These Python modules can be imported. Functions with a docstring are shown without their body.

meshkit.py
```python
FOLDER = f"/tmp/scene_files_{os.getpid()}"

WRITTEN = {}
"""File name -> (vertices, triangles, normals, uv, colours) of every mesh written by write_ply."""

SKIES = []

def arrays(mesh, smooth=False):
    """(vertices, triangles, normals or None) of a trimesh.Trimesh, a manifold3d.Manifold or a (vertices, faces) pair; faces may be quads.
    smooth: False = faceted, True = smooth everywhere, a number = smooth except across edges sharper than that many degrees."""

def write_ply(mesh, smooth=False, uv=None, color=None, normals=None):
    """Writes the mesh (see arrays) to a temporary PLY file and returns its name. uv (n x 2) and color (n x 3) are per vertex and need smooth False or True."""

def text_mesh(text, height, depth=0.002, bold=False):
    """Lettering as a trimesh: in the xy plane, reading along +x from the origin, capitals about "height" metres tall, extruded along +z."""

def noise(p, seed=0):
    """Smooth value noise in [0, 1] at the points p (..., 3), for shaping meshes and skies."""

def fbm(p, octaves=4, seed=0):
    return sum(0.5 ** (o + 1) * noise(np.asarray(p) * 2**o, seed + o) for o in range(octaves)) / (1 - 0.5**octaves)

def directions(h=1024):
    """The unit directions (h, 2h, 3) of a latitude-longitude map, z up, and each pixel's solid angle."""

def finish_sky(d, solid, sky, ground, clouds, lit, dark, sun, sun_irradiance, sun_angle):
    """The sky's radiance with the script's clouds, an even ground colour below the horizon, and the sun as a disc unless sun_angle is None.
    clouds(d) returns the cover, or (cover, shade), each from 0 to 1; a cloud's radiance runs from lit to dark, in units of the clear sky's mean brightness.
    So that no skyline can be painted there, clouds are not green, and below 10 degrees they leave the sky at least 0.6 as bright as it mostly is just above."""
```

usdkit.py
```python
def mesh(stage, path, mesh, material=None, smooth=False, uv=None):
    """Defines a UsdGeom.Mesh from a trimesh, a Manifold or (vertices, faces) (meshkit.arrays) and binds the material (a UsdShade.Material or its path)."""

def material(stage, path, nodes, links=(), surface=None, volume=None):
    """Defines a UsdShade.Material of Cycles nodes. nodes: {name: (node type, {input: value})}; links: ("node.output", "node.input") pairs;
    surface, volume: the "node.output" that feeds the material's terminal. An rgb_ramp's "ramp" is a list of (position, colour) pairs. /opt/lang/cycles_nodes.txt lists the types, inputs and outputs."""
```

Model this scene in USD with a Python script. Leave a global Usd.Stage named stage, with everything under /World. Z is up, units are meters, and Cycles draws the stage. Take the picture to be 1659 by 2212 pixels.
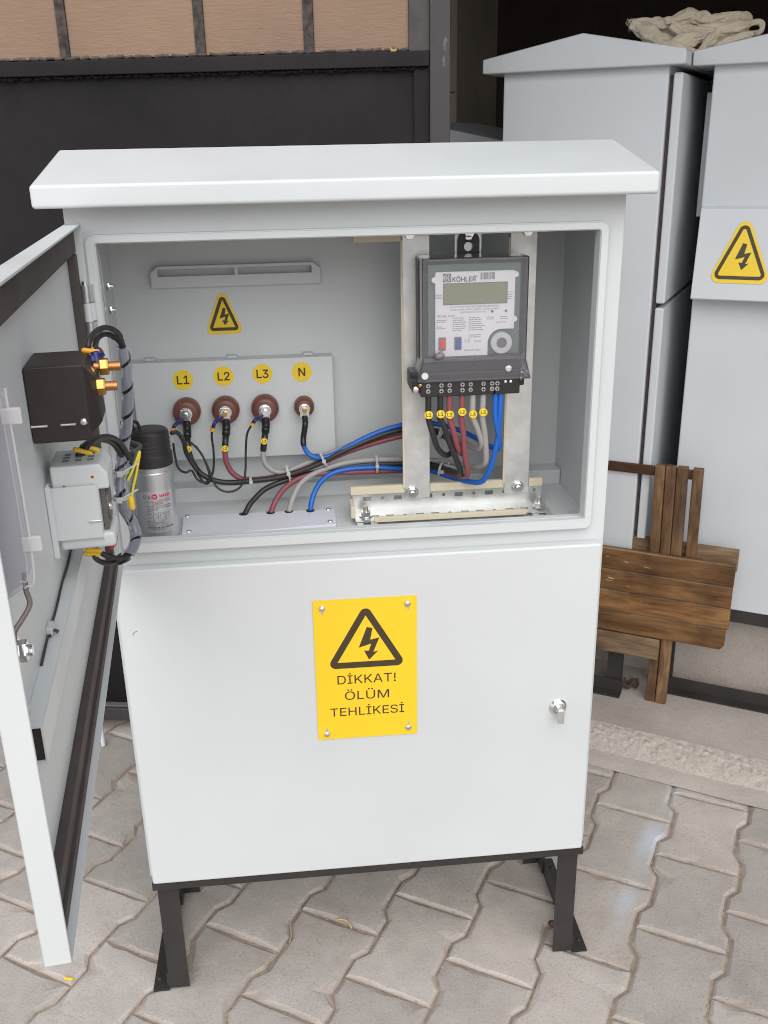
import math, random
import numpy as np, trimesh, manifold3d as m3
from shapely.geometry import Polygon, Point, LineString, box as sbox
from shapely import affinity
from shapely.ops import unary_union
import usdkit, meshkit
from pxr import Usd, UsdGeom, UsdLux, UsdShade, Sdf, Gf, Vt

stage = Usd.Stage.CreateInMemory()
UsdGeom.SetStageUpAxis(stage, UsdGeom.Tokens.z)
UsdGeom.SetStageMetersPerUnit(stage, 1.0)
UsdGeom.Xform.Define(stage, '/World')
UsdGeom.Scope.Define(stage, '/World/Looks')

# ---------------------------------------------------------------- camera, sky, sun, exposure
YAW, PITCH, ROLL = -0.092426, 0.363278, -0.020270
CAM = np.array([0.286284, -1.333228, 1.398659])
FPIX, CX, CY = 2069.2, 829.5, 1106.0            # lens in units of a 1659 x 2212 picture
EXPOSURE = 0.79
SUN_DIR = np.array([0.05, -0.73, 0.66]); SUN_DIR = SUN_DIR / np.linalg.norm(SUN_DIR)
SUN_INT, SUN_ANGLE, SKY = 0.34, 65.0, 0.092

cyw, syw = math.cos(YAW), math.sin(YAW)
FWD = np.array([-syw * math.cos(PITCH), cyw * math.cos(PITCH), -math.sin(PITCH)])
_r = np.array([cyw, syw, 0.0]); _u = np.cross(_r, FWD)
RGT = math.cos(ROLL) * _r + math.sin(ROLL) * _u
UPV = -math.sin(ROLL) * _r + math.cos(ROLL) * _u
cam = UsdGeom.Camera.Define(stage, '/World/camera')
cam.CreateHorizontalApertureAttr(36.0); cam.CreateVerticalApertureAttr(48.0)
cam.CreateFocalLengthAttr(36.0 * FPIX / 1659.0)
cam.CreateClippingRangeAttr(Gf.Vec2f(0.05, 200.0))
cam.CreateExposureAttr(EXPOSURE)
M = np.eye(4); M[0, :3] = RGT; M[1, :3] = UPV; M[2, :3] = -FWD; M[3, :3] = CAM
cam.AddTransformOp().Set(Gf.Matrix4d(*M.ravel().tolist()))

elev = math.asin(SUN_DIR[2]); rot = math.atan2(SUN_DIR[0], SUN_DIR[1])
usdkit.material(stage, '/World/Looks/sky_look', {
    's': ('sky_texture', {'sky_type': 'single_scattering', 'sun_disc': False, 'sun_elevation': elev, 'sun_rotation': rot,
                          'air_density': 1.0, 'aerosol_density': 3.0, 'ozone_density': 1.0}),
    'tc': ('texture_coordinate', {}),
    'n': ('noise_texture', {'scale': 1.6, 'detail': 5.0, 'roughness': 0.55}),
    'r': ('rgb_ramp', {'ramp': [(0.0, (0.72, 0.72, 0.72)), (0.45, (0.80, 0.80, 0.80)), (0.7, (0.92, 0.92, 0.92)), (1.0, (0.95, 0.95, 0.95))]}),
    'bw': ('rgb_to_bw', {}),
    'm': ('mix_color', {'b': (7.2, 7.5, 8.1), 'use_clamp': False}),
    'b': ('background_shader', {'strength': SKY})},
    [('tc.generated', 'n.vector'), ('n.fac', 'r.fac'), ('r.color', 'bw.color'), ('bw.val', 'm.fac'), ('s.color', 'm.a'), ('m.result', 'b.color')],
    surface='b.background')
dome = UsdLux.DomeLight.Define(stage, '/World/sky')
dome.GetPrim().SetCustomDataByKey('kind', 'structure')
UsdShade.MaterialBindingAPI.Apply(dome.GetPrim()).Bind(UsdShade.Material.Get(stage, '/World/Looks/sky_look'))
sun = UsdLux.DistantLight.Define(stage, '/World/sun')
sun.CreateNormalizeAttr(True); sun.CreateIntensityAttr(SUN_INT); sun.CreateAngleAttr(SUN_ANGLE)
sun.CreateColorAttr(Gf.Vec3f(1.0, 0.97, 0.93))
_z = SUN_DIR; _x = np.cross([0, 0, 1.0], _z); _x /= np.linalg.norm(_x); _y = np.cross(_z, _x)
S = np.eye(4); S[0, :3] = _x; S[1, :3] = _y; S[2, :3] = _z
sun.AddTransformOp().Set(Gf.Matrix4d(*S.ravel().tolist()))

# ---------------------------------------------------------------- helpers
def ray(px, py):
    return (px - CX) / FPIX * RGT - (py - CY) / FPIX * UPV + FWD
def at(px, py, axis, val):
    """the point of the plane x, y or z = val that the photograph shows at (px, py)"""
    d = ray(px, py); return CAM + d * ((val - CAM[axis]) / d[axis])

NAMES, BASE = {}, {}
def numbered(parent, name):
    k = (parent, name); n = NAMES.get(k, 0); NAMES[k] = n + 1
    return parent + '/' + (name if n == 0 else '%s_%03d' % (name, n))
def tag(p, label, cat=None, group=None, kind=None):
    for k, v in (('label', label), ('category', cat), ('group', group), ('kind', kind)):
        if v: p.SetCustomDataByKey(k, v)
def cat(ms):
    ms = [to_tm(m) for m in (ms if isinstance(ms, (list, tuple)) else [ms])]
    return ms[0] if len(ms) == 1 else trimesh.util.concatenate(ms)
def to_tm(m):
    if hasattr(m, 'to_mesh'):
        k = m.to_mesh(); return trimesh.Trimesh(k.vert_properties[:, :3], k.tri_verts, process=False)
    return m
def thing(name, base, label, category, group=None, kind=None):
    path = numbered('/World', name)
    x = UsdGeom.Xform.Define(stage, path); base = np.array(base, float)
    x.AddTranslateOp().Set(Gf.Vec3d(*base.tolist()))
    tag(x.GetPrim(), label, category, group, kind); BASE[path] = base
    return path
def part(parent, name, mesh, mat, smooth=30, label=None, kind=None):
    path = numbered(parent, name); b = BASE[parent]
    m = cat(mesh).copy(); m.vertices = np.asarray(m.vertices) - b
    p = usdkit.mesh(stage, path, m, mat, smooth=smooth); BASE[path] = b
    if label: p.GetPrim().SetCustomDataByKey('label', label)
    if kind: p.GetPrim().SetCustomDataByKey('kind', kind)
    return path
def single(name, mesh, mat, label=None, category=None, group=None, kind=None, smooth=30):
    path = numbered('/World', name); p = usdkit.mesh(stage, path, cat(mesh), mat, smooth=smooth)
    tag(p.GetPrim(), label, category, group, kind); BASE[path] = np.zeros(3); return path

def box(x0, x1, y0, y1, z0, z1):
    m = trimesh.creation.box((x1 - x0, y1 - y0, z1 - z0)); m.apply_translation(((x0 + x1) / 2, (y0 + y1) / 2, (z0 + z1) / 2)); return m
def hull(pts, r=0.0, seg=12):
    if r <= 0: return trimesh.convex.convex_hull(np.array(pts, float))
    s = m3.Manifold.sphere(r, seg)
    return to_tm(m3.Manifold.batch_hull([s.translate(tuple(map(float, p))) for p in pts]))
def rbox(x0, x1, y0, y1, z0, z1, r=0.002, seg=12):
    return hull([(x, y, z) for x in (x0 + r, x1 - r) for y in (y0 + r, y1 - r) for z in (z0 + r, z1 - r)], r, seg)
def unit(v): v = np.array(v, float); return v / np.linalg.norm(v)
def cyl(p0, p1, r, n=20, r1=None):
    p0, p1 = np.array(p0, float), np.array(p1, float); r1 = r if r1 is None else r1
    return lathe([(0, 0), (r, 0), (r1, np.linalg.norm(p1 - p0)), (0, np.linalg.norm(p1 - p0))], p0, p1 - p0, n)
def lathe(prof, origin, axis, n=24):
    """profile of (radius, height) turned about axis from origin"""
    w = unit(axis); u = unit(np.cross(w, [0, 0, 1.0] if abs(w[2]) < .9 else [1.0, 0, 0])); v = np.cross(w, u)
    a = np.arange(n) * 2 * math.pi / n; ring = np.cos(a)[:, None] * u + np.sin(a)[:, None] * v
    V, F = [], []
    for r, h in prof: V.append(np.array(origin) + ring * r + w * h)
    V = np.concatenate(V)
    for k in range(len(prof) - 1):
        for i in range(n):
            j = (i + 1) % n; A, B, C, D = k * n + i, k * n + j, (k + 1) * n + j, (k + 1) * n + i
            if prof[k][0] > 0: F.append((A, B, C) if prof[k + 1][0] > 0 else (A, B, D))
            if prof[k + 1][0] > 0: F.append((A, C, D))
    m = trimesh.Trimesh(V, F, process=False); m.remove_unreferenced_vertices(); return m
def spline(pts, k=8):
    P = np.array(pts, float); P = np.vstack([2 * P[0] - P[1], P, 2 * P[-1] - P[-2]]); out = []
    for i in range(1, len(P) - 2):
        for t in np.linspace(0, 1, k, endpoint=False):
            a, b, c, d = P[i - 1], P[i], P[i + 1], P[i + 2]
            out.append(.5 * (2 * b + (c - a) * t + (2 * a - 5 * b + 4 * c - d) * t * t + (3 * b - a - 3 * c + d) * t ** 3))
    return np.array(out + [P[-2]])
def frames(C):
    T = np.gradient(C, axis=0); T /= np.linalg.norm(T, axis=1)[:, None] + 1e-12
    n = np.cross(T[0], [0.31, 0.21, 0.93]); n /= np.linalg.norm(n); N = []
    for t in T:
        n = n - t * (n @ t); n /= np.linalg.norm(n); N.append(n)
    N = np.array(N); return T, N, np.cross(T, N)
def tube(pts, r, n=10, k=8, raw=False):
    C = np.array(pts, float) if raw else spline(pts, k); T, N, B = frames(C); m = len(C)
    a = np.arange(n) * 2 * math.pi / n; r = np.broadcast_to(r, (m,))
    V = C[:, None] + r[:, None, None] * (np.cos(a)[None, :, None] * N[:, None] + np.sin(a)[None, :, None] * B[:, None])
    V = np.vstack([V.reshape(-1, 3), C[0], C[-1]]); F = []
    for i in range(m - 1):
        for j in range(n):
            A, Bq = i * n + j, i * n + (j + 1) % n; F += [(A, Bq, Bq + n), (A, Bq + n, A + n)]
    for j in range(n): F += [(m * n, (j + 1) % n, j), (m * n + 1, (m - 1) * n + j, (m - 1) * n + (j + 1) % n)]
    return trimesh.Trimesh(V, F, process=False)
def place(m, o, u, v, n=None):
    """moves a mesh drawn in (x, y, z) so that x runs along u, y along v, z along n, from o"""
    u, v = np.array(u, float), np.array(v, float); n = np.cross(u, v) if n is None else np.array(n, float)
    m = to_tm(m).copy(); V = np.asarray(m.vertices); m.vertices = np.array(o) + V[:, :1] * u + V[:, 1:2] * v + V[:, 2:3] * n
    if np.dot(np.cross(u, v), n) < 0: m.invert()
    return m
def ext(poly, h):
    ps = getattr(poly, 'geoms', [poly]); return trimesh.util.concatenate([trimesh.creation.extrude_polygon(p, h, engine='earcut') for p in ps if p.area > 1e-12])
def bend(m, o, R, h0=0.0, a0=-math.pi / 2, tilt=0):
    """wraps a flat mesh (x along the girth, y up, z out) about a vertical cylinder of radius R at o"""
    m = m.copy(); V = np.array(m.vertices); a = a0 + V[:, 0] / R; rr = R + V[:, 2]
    m.vertices = np.stack([o[0] + rr * np.cos(a), o[1] + rr * np.sin(a), o[2] + h0 + V[:, 1]], 1); return m
def text(s, h, d=0.0003, bold=False, mid=True, sx=1.0):
    m = meshkit.text_mesh(s, h, d, bold); m.vertices = np.asarray(m.vertices) * [sx, 1, 1]
    if mid: m.apply_translation((-m.bounds[:, 0].mean(), 0, 0))
    return m
def hexnut(o, axis, r, h, hole=0.0):
    return lathe([(0, 0), (r * .93, 0), (r, h * .15), (r, h * .85), (r * .93, h), (0, h)], o, axis, 6)
def screw(o, axis, r, h=None):
    h = h or r * .6; return lathe([(r, 0), (r, h * .3), (r * .8, h * .75), (r * .4, h), (0, h)], o, axis, 14)

# ---------------------------------------------------------------- materials
LK = '/World/Looks/'
def paint(name, col, rough=.38, peel=.04, bev=0.0, spots=0.03, coat=0.0, metal=0.0, spec=.5, nscale=3.0, var=.06):
    c = np.array(col)
    extra = {'bv': ('bevel', {'samples': 3, 'radius': bev})} if bev else {}
    return usdkit.material(stage, LK + name, {**extra,
        'g': ('geometry', {}), 'n1': ('noise_texture', {'scale': nscale, 'detail': 4.0}),
        'r1': ('rgb_ramp', {'ramp': [(0.25, tuple(c * (1 - var))), (0.75, tuple(np.minimum(c * (1 + var * .6), 1)))]}),
        'n2': ('noise_texture', {'scale': 650.0, 'detail': 2.0}),
        'n3': ('noise_texture', {'scale': 9.0, 'detail': 6.0}),
        'mr': ('map_range', {'from_min': .3, 'from_max': .7, 'to_min': max(rough - .06, .02), 'to_max': rough + .07}),
        'b': ('bump', {'strength': peel, 'distance': .002}),
        'p': ('principled_bsdf', {'metallic': metal, 'coat_weight': coat, 'specular_ior_level': spec})},
        [('g.position', 'n1.vector'), ('g.position', 'n2.vector'), ('g.position', 'n3.vector'), ('n1.fac', 'r1.fac'), ('r1.color', 'p.base_color'),
         ('n3.fac', 'mr.value'), ('mr.result', 'p.roughness')] + ([('bv.bevel', 'b.normal')] if bev else []) + [ ('n2.fac', 'b.height'), ('b.normal', 'p.normal')], surface='p.BSDF')
def plain(name, col, rough=.5, metal=0.0, spec=.5, **kw):
    return usdkit.material(stage, LK + name, {'p': ('principled_bsdf', {'base_color': col, 'roughness': rough, 'metallic': metal, 'specular_ior_level': spec, **kw})}, surface='p.BSDF')
def clear(name, tint, glossy=.06, rough=.08, dif=0.0, dcol=(.6, .6, .62)):
    nodes = {'t': ('transparent_bsdf', {'color': tint}), 'gl': ('glossy_bsdf', {'color': (1, 1, 1), 'roughness': rough}), 'f': ('fresnel', {'IOR': 1.45}),
             'm': ('mix_closure', {}), 'd': ('diffuse_bsdf', {'color': dcol}), 'm2': ('mix_closure', {'fac': dif})}
    return usdkit.material(stage, LK + name, nodes, [('t.BSDF', 'm2.closure1'), ('d.BSDF', 'm2.closure2'), ('f.fac', 'm.fac'), ('m2.closure', 'm.closure1'), ('gl.BSDF', 'm.closure2')], surface='m.closure')

GREY = paint('grey_paint', (.570, .594, .596), rough=.40, peel=.05, bev=.0015)
REAR = paint('rear_grey_paint', (.555, .582, .60), rough=.42, peel=.06, bev=.0015)
WHITE_SHEET = paint('white_sheet_paint', (.66, .68, .74), rough=.35, peel=.04)
BLACKP = paint('black_frame_paint', (.030, .026, .025), rough=.42, peel=.05, var=.3, nscale=14.0)
BROWNP = paint('brown_gate_paint', (.013, .0105, .0115), spec=.25, rough=.55, peel=.16, var=.55, nscale=5.0)
ZINC = paint('galvanised_sheet', (.70, .70, .68), rough=.42, peel=.02, metal=.75, var=.16, nscale=45.0)
STEEL = paint('bright_steel', (.80, .80, .80), rough=.24, peel=.01, metal=1.0, var=.1, nscale=60.0)
ALU = paint('aluminium_can', (.62, .63, .64), rough=.36, peel=.015, metal=.85, var=.08, nscale=20.0)
BRASS = paint('brass', (.50, .33, .10), rough=.36, peel=.01, metal=1.0, var=.12, nscale=90.0)
COPPER = paint('coppery_brass', (.48, .22, .08), rough=.4, peel=.01, metal=1.0, var=.15, nscale=90.0)
BLACK = paint('black_plastic', (.020, .018, .018), rough=.42, peel=.03, var=.15)
BOXBR = paint('dark_brown_plastic', (.022, .015, .013), rough=.5, peel=.08, var=.3, nscale=20.0)
GASKET = paint('brown_rubber', (.060, .047, .043), rough=.72, peel=.2, var=.2, nscale=30.0)
RESIN = paint('brown_resin', (.15, .052, .038), rough=.42, peel=.05, var=.15, nscale=25.0)
CREAM = plain('cream_edge_trim', (.60, .54, .40), .5)
W_BLACK = plain('black_cable', (.022, .020, .020), .45)
W_RED = plain('maroon_cable', (.235, .062, .072), .45)
W_GREY = plain('grey_cable', (.33, .315, .30), .5)
W_BLUE = plain('blue_cable', (.012, .115, .48), .4)
SLEEVE = plain('black_shrink_sleeve', (.014, .013, .013), .33)
LUGBLUE = plain('dark_blue_lug', (.018, .022, .12), .4)
YEL = plain('sign_yellow', (.86, .555, .018), .45)
YEL2 = plain('sticker_yellow', (.80, .56, .02), .42)
YCLIP = plain('yellow_plastic', (.78, .50, .03), .4)
OCLIP = plain('orange_plastic', (.72, .33, .02), .4)
INK = plain('brown_black_ink', (.050, .034, .014), .5)
INKBLK = plain('dark_ink', (.03, .03, .032), .5)
INKG = plain('grey_ink', (.17, .17, .19), .6)
INKRED = plain('red_ink', (.55, .035, .05), .5)
FACE = plain('white_face_plate', (.86, .86, .875), .4)
LCD = plain('lcd_olive', (.265, .275, .165), .25)
PCB = plain('green_board', (.10, .17, .14), .5)
REDB = plain('red_button', (.80, .05, .035), .35)
BLUEB = plain('blue_button', (.03, .08, .42), .35)
RINGP = plain('pale_ring_plastic', (.62, .63, .64), .4)
SILVERL = paint('silver_label', (.60, .60, .62), rough=.38, peel=.0, metal=.6)
TIE = plain('clear_nylon', (.62, .62, .60), .35, alpha=.75)
GRN = plain('green_insulation', (.02, .24, .07), .4)
SMOKE = clear('smoky_clear_plastic', (.985, .98, .985), rough=.12, dif=.065, dcol=(.46, .45, .49))
SMOKE2 = clear('smoky_terminal_cover_plastic', (.90, .89, .91), rough=.16, dif=.15, dcol=(.24, .23, .25))
ANGLE = paint('zinc_plated_angle', (.60, .61, .60), rough=.34, peel=.01, metal=.85, var=.12, nscale=12.0)
ACRYL = clear('clear_acrylic', (.86, .86, .88), rough=.1, dif=.14, dcol=(.75, .74, .78))
ACRYLE = plain('frosted_acrylic_edge', (.62, .60, .61), .3, alpha=.5)
WRAP = clear('spiral_wrap_plastic', (.70, .71, .78), rough=.22, dif=.34, dcol=(.46, .47, .55))
YW = [(.5, 0, 0)]
# ---------------------------------------------------------------- setting: pavement, slab, workshop
rnd = random.Random(7); nrg = np.random.default_rng(7)
A30 = math.radians(-30.5)
E1 = np.array([math.cos(A30), math.sin(A30), 0]); E2 = np.array([-E1[1], E1[0], 0]); EZ = np.array([0, 0, 1.0])

def concrete(name, c0, c1, scale, bump, streak=False, rough=.88, rand=.14, grit=260.0):
    nodes = {'g': ('geometry', {}), 'oi': ('object_info', {}),
             'n1': ('noise_texture', {'scale': scale, 'detail': 8.0, 'roughness': .62}),
             'r1': ('rgb_ramp', {'ramp': [(.28, c0), (.72, c1)]}),
             'n2': ('noise_texture', {'scale': grit, 'detail': 3.0, 'roughness': .7}),
             'r2': ('rgb_ramp', {'ramp': [(.28, (.58, .56, .54)), (.43, (.96, .96, .96)), (.60, (1, 1, 1)), (.73, (1.18, 1.17, 1.15))]}),
             'mu': ('mix_color', {'blend_type': 'multiply', 'fac': 1.0, 'use_clamp': False}),
             'vo': ('voronoi_texture', {'scale': 55.0}),
             'rv': ('rgb_ramp', {'ramp': [(0.0, (.55, .52, .49)), (.05, (.6, .57, .54)), (.085, (1, 1, 1)), (1, (1, 1, 1))]}),
             'mu1': ('mix_color', {'blend_type': 'multiply', 'fac': .25, 'use_clamp': False}),
             'ra': ('map_range', {'to_min': 1 - rand, 'to_max': 1 + rand * .55}), 'cx': ('combine_xyz', {}),
             'mu2': ('mix_color', {'blend_type': 'multiply', 'fac': 1.0, 'use_clamp': False}),
             'n3': ('noise_texture', {'scale': 40.0, 'detail': 8.0, 'roughness': .75}),
             'b1': ('bump', {'strength': bump, 'distance': .004}), 'b2': ('bump', {'strength': bump * .9, 'distance': .0012}),
             'p': ('principled_bsdf', {'roughness': rough, 'specular_ior_level': .25})}
    links = [('g.position', 'n1.vector'), ('g.position', 'n2.vector'), ('g.position', 'n3.vector'), ('g.position', 'vo.vector'), ('n1.fac', 'r1.fac'), ('n2.fac', 'r2.fac'),
             ('r1.color', 'mu.a'), ('r2.color', 'mu.b'), ('vo.distance', 'rv.fac'), ('mu.result', 'mu1.a'), ('rv.color', 'mu1.b'), ('oi.random', 'ra.value'),
             ('ra.result', 'cx.x'), ('ra.result', 'cx.y'), ('ra.result', 'cx.z'), ('mu1.result', 'mu2.a'), ('cx.vector', 'mu2.b'),
             ('n3.fac', 'b1.height'), ('b1.normal', 'b2.normal'), ('n2.fac', 'b2.height'), ('b2.normal', 'p.normal')]
    out = 'mu2.result'
    if streak:
        nodes.update({'dz': ('separate_xyz', {}), 'dm': ('map_range', {'from_min': -.0012, 'from_max': -.0050, 'to_min': 0.0, 'to_max': .7, 'clamp': True}), 'dk': ('mix_color', {'b': (.36, .295, .24), 'use_clamp': False}),
                      'ln': ('noise_texture', {'scale': 2.3, 'detail': 4.0, 'roughness': .6}), 'lr': ('rgb_ramp', {'ramp': [(.32, (.88, .875, .87)), (.5, (1, 1, 1)), (.7, (1.05, 1.045, 1.04))]}), 'lm': ('mix_color', {'blend_type': 'multiply', 'fac': 1.0, 'use_clamp': False})})
        links += [('g.position', 'dz.vector'), ('dz.z', 'dm.value'), ('dm.result', 'dk.fac'), (out, 'dk.a'), ('g.position', 'ln.vector'), ('ln.fac', 'lr.fac'), ('dk.result', 'lm.a'), ('lr.color', 'lm.b')]
        out = 'lm.result'
    if streak:  # overspray of pale blue paint left on the paving
        def band(tagn, p0, p1, w, lo, hi, amt):
            d = unit(np.array(p1) - np.array(p0)); ang = math.atan2(d[1], d[0]); L = float(np.linalg.norm(np.array(p1) - np.array(p0)))
            nodes.update({tagn + 'm': ('mapping', {'mapping_type': 'texture', 'location': (p0[0], p0[1], 0), 'rotation': (0, 0, ang)}),
                          tagn + 's': ('separate_xyz', {}), tagn + 'a': ('math', {'math_type': 'absolute'}),
                          tagn + 'w': ('map_range', {'range_type': 'smoothstep', 'from_min': w, 'from_max': w * .15, 'to_min': 0.0, 'to_max': 1.0}),
                          tagn + 'l': ('map_range', {'range_type': 'smoothstep', 'from_min': -.02, 'from_max': .06, 'to_min': 0.0, 'to_max': 1.0}),
                          tagn + 'h': ('map_range', {'range_type': 'smoothstep', 'from_min': L + .02, 'from_max': L - .16, 'to_min': 0.0, 'to_max': 1.0}),
                          tagn + 'x': ('math', {'math_type': 'multiply'}), tagn + 'y': ('math', {'math_type': 'multiply'}),
                          tagn + 'n': ('noise_texture', {'scale': 11.0, 'detail': 5.0, 'roughness': .6}),
                          tagn + 'q': ('map_range', {'from_min': lo, 'from_max': hi, 'to_min': 0.0, 'to_max': amt, 'clamp': True}),
                          tagn + 'z': ('math', {'math_type': 'multiply', 'use_clamp': True}),
                          tagn + 'k': ('mix_color', {'b': (.47, .50, .53), 'use_clamp': False})})
            links.extend([('g.position', tagn + 'm.vector'), (tagn + 'm.vector', tagn + 's.vector'), (tagn + 's.y', tagn + 'a.value1'), (tagn + 'a.value', tagn + 'w.value'),
                          (tagn + 's.x', tagn + 'l.value'), (tagn + 's.x', tagn + 'h.value'), (tagn + 'w.result', tagn + 'x.value1'), (tagn + 'l.result', tagn + 'x.value2'),
                          (tagn + 'x.value', tagn + 'y.value1'), (tagn + 'h.result', tagn + 'y.value2'), ('g.position', tagn + 'n.vector'), (tagn + 'n.fac', tagn + 'q.value'),
                          (tagn + 'y.value', tagn + 'z.value1'), (tagn + 'q.result', tagn + 'z.value2'), (tagn + 'z.value', tagn + 'k.fac')])
            return tagn + 'k'
        g = lambda x, y: at((1400 + x * .6317) / 1.4756, (2400 + y * .6317) / 1.4756, 2, 0)[:2]
        for i, (p0, p1, w, lo, hi, amt) in enumerate([(g(1105, 340), g(985, 650), .036, .15, .45, 1.0), (g(1230, 95), g(1100, 345), .024, .28, .52, .75), (g(985, 640), g(830, 1010), .026, .28, .52, .75),
                                           (g(230, 770), g(340, 790), .045, .32, .55, .7), (g(780, 1180), g(820, 1240), .045, .32, .55, .7), (g(380, 560), g(470, 600), .05, .4, .65, .45)]):
            k = band('s%d' % i, p0, p1, w, lo, hi, amt); links.append((out, k + '.a')); out = k + '.result'
    links.append((out, 'p.base_color'))
    return usdkit.material(stage, LK + name, nodes, links, surface='p.BSDF')
PAVER = concrete('paver_concrete', (.395, .357, .322), (.49, .448, .408), 14.0, .42, streak=True)
SAND = concrete('joint_sand', (.22, .175, .138), (.41, .34, .28), 60.0, .9, grit=420.0)
SLABM = concrete('slab_concrete', (.37, .328, .292), (.50, .45, .405), 5.0, .35)
MORTAR = concrete('rough_mortar', (.33, .29, .25), (.48, .432, .388), 75.0, 1.0, grit=240.0)
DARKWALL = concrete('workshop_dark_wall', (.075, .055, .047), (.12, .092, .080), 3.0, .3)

def grid(fx, nx, ny):
    u, v = np.meshgrid(np.linspace(0, 1, nx), np.linspace(0, 1, ny), indexing='ij'); V = fx(u.ravel(), v.ravel())
    i = (np.arange(nx - 1)[:, None] * ny + np.arange(ny - 1)).ravel(); F = np.vstack([np.stack([i, i + ny, i + ny + 1], 1), np.stack([i, i + ny + 1, i + 1], 1)])
    return trimesh.Trimesh(V, F, process=False)
# ground out to the horizon, paving bed near the cabinet
gx = trimesh.Trimesh([(-80, -80, -.06), (80, -80, -.06), (80, 80, -.06), (-80, 80, -.06)], [(0, 1, 2), (0, 2, 3)])
single('ground', gx, SLABM, 'pale concrete ground spreading beyond the paving', None, kind='structure', smooth=False)
def bed(u, v):
    x, y = -1.3 + 3.6 * u, -1.2 + 3.3 * v; p = np.stack([x, y, np.zeros_like(x)], 1)
    z = -.0078 + .0040 * meshkit.fbm(p * 38.0) if hasattr(meshkit, 'fbm') else np.full_like(x, -.007)
    return np.stack([x, y, np.minimum(z, -.003)], 1)
pav = thing('pavement', (0, 0, 0), 'grey interlocking concrete block paving with sandy joints', None, kind='structure')
part(pav, 'joint_sand', grid(bed, 260, 240), SAND, smooth=True, kind='stuff')
LO = np.array([.98778, .36701, 0]); LU = np.array([.13092, -.07828, 0]); LV = np.array([.05559, .09554, 0])
wide, waist, ln = .1690, .1345, .2208
def paver_outline(gap):
    hw, hn, a, b = wide / 2 - gap, waist / 2 - gap, .042 - gap * .4, .068 - gap * .4 + gap * .5
    L = ln - gap
    pts = [(-hw, gap), (hw, gap), (hw, a), (hn, b), (hn, ln - b), (hw, ln - a), (hw, L), (-hw, L), (-hw, ln - a), (-hn, ln - b), (-hn, b), (-hw, a)]
    return Polygon(pts)
def densify(poly, step):
    ring = np.array(poly.exterior.coords)[:-1]; out = []
    for a, b in zip(ring, np.roll(ring, -1, 0)):
        k = max(1, int(round(np.linalg.norm(b - a) / step)))
        for t in range(k): out.append(a + (b - a) * t / k)
    return np.array(out)
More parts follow.
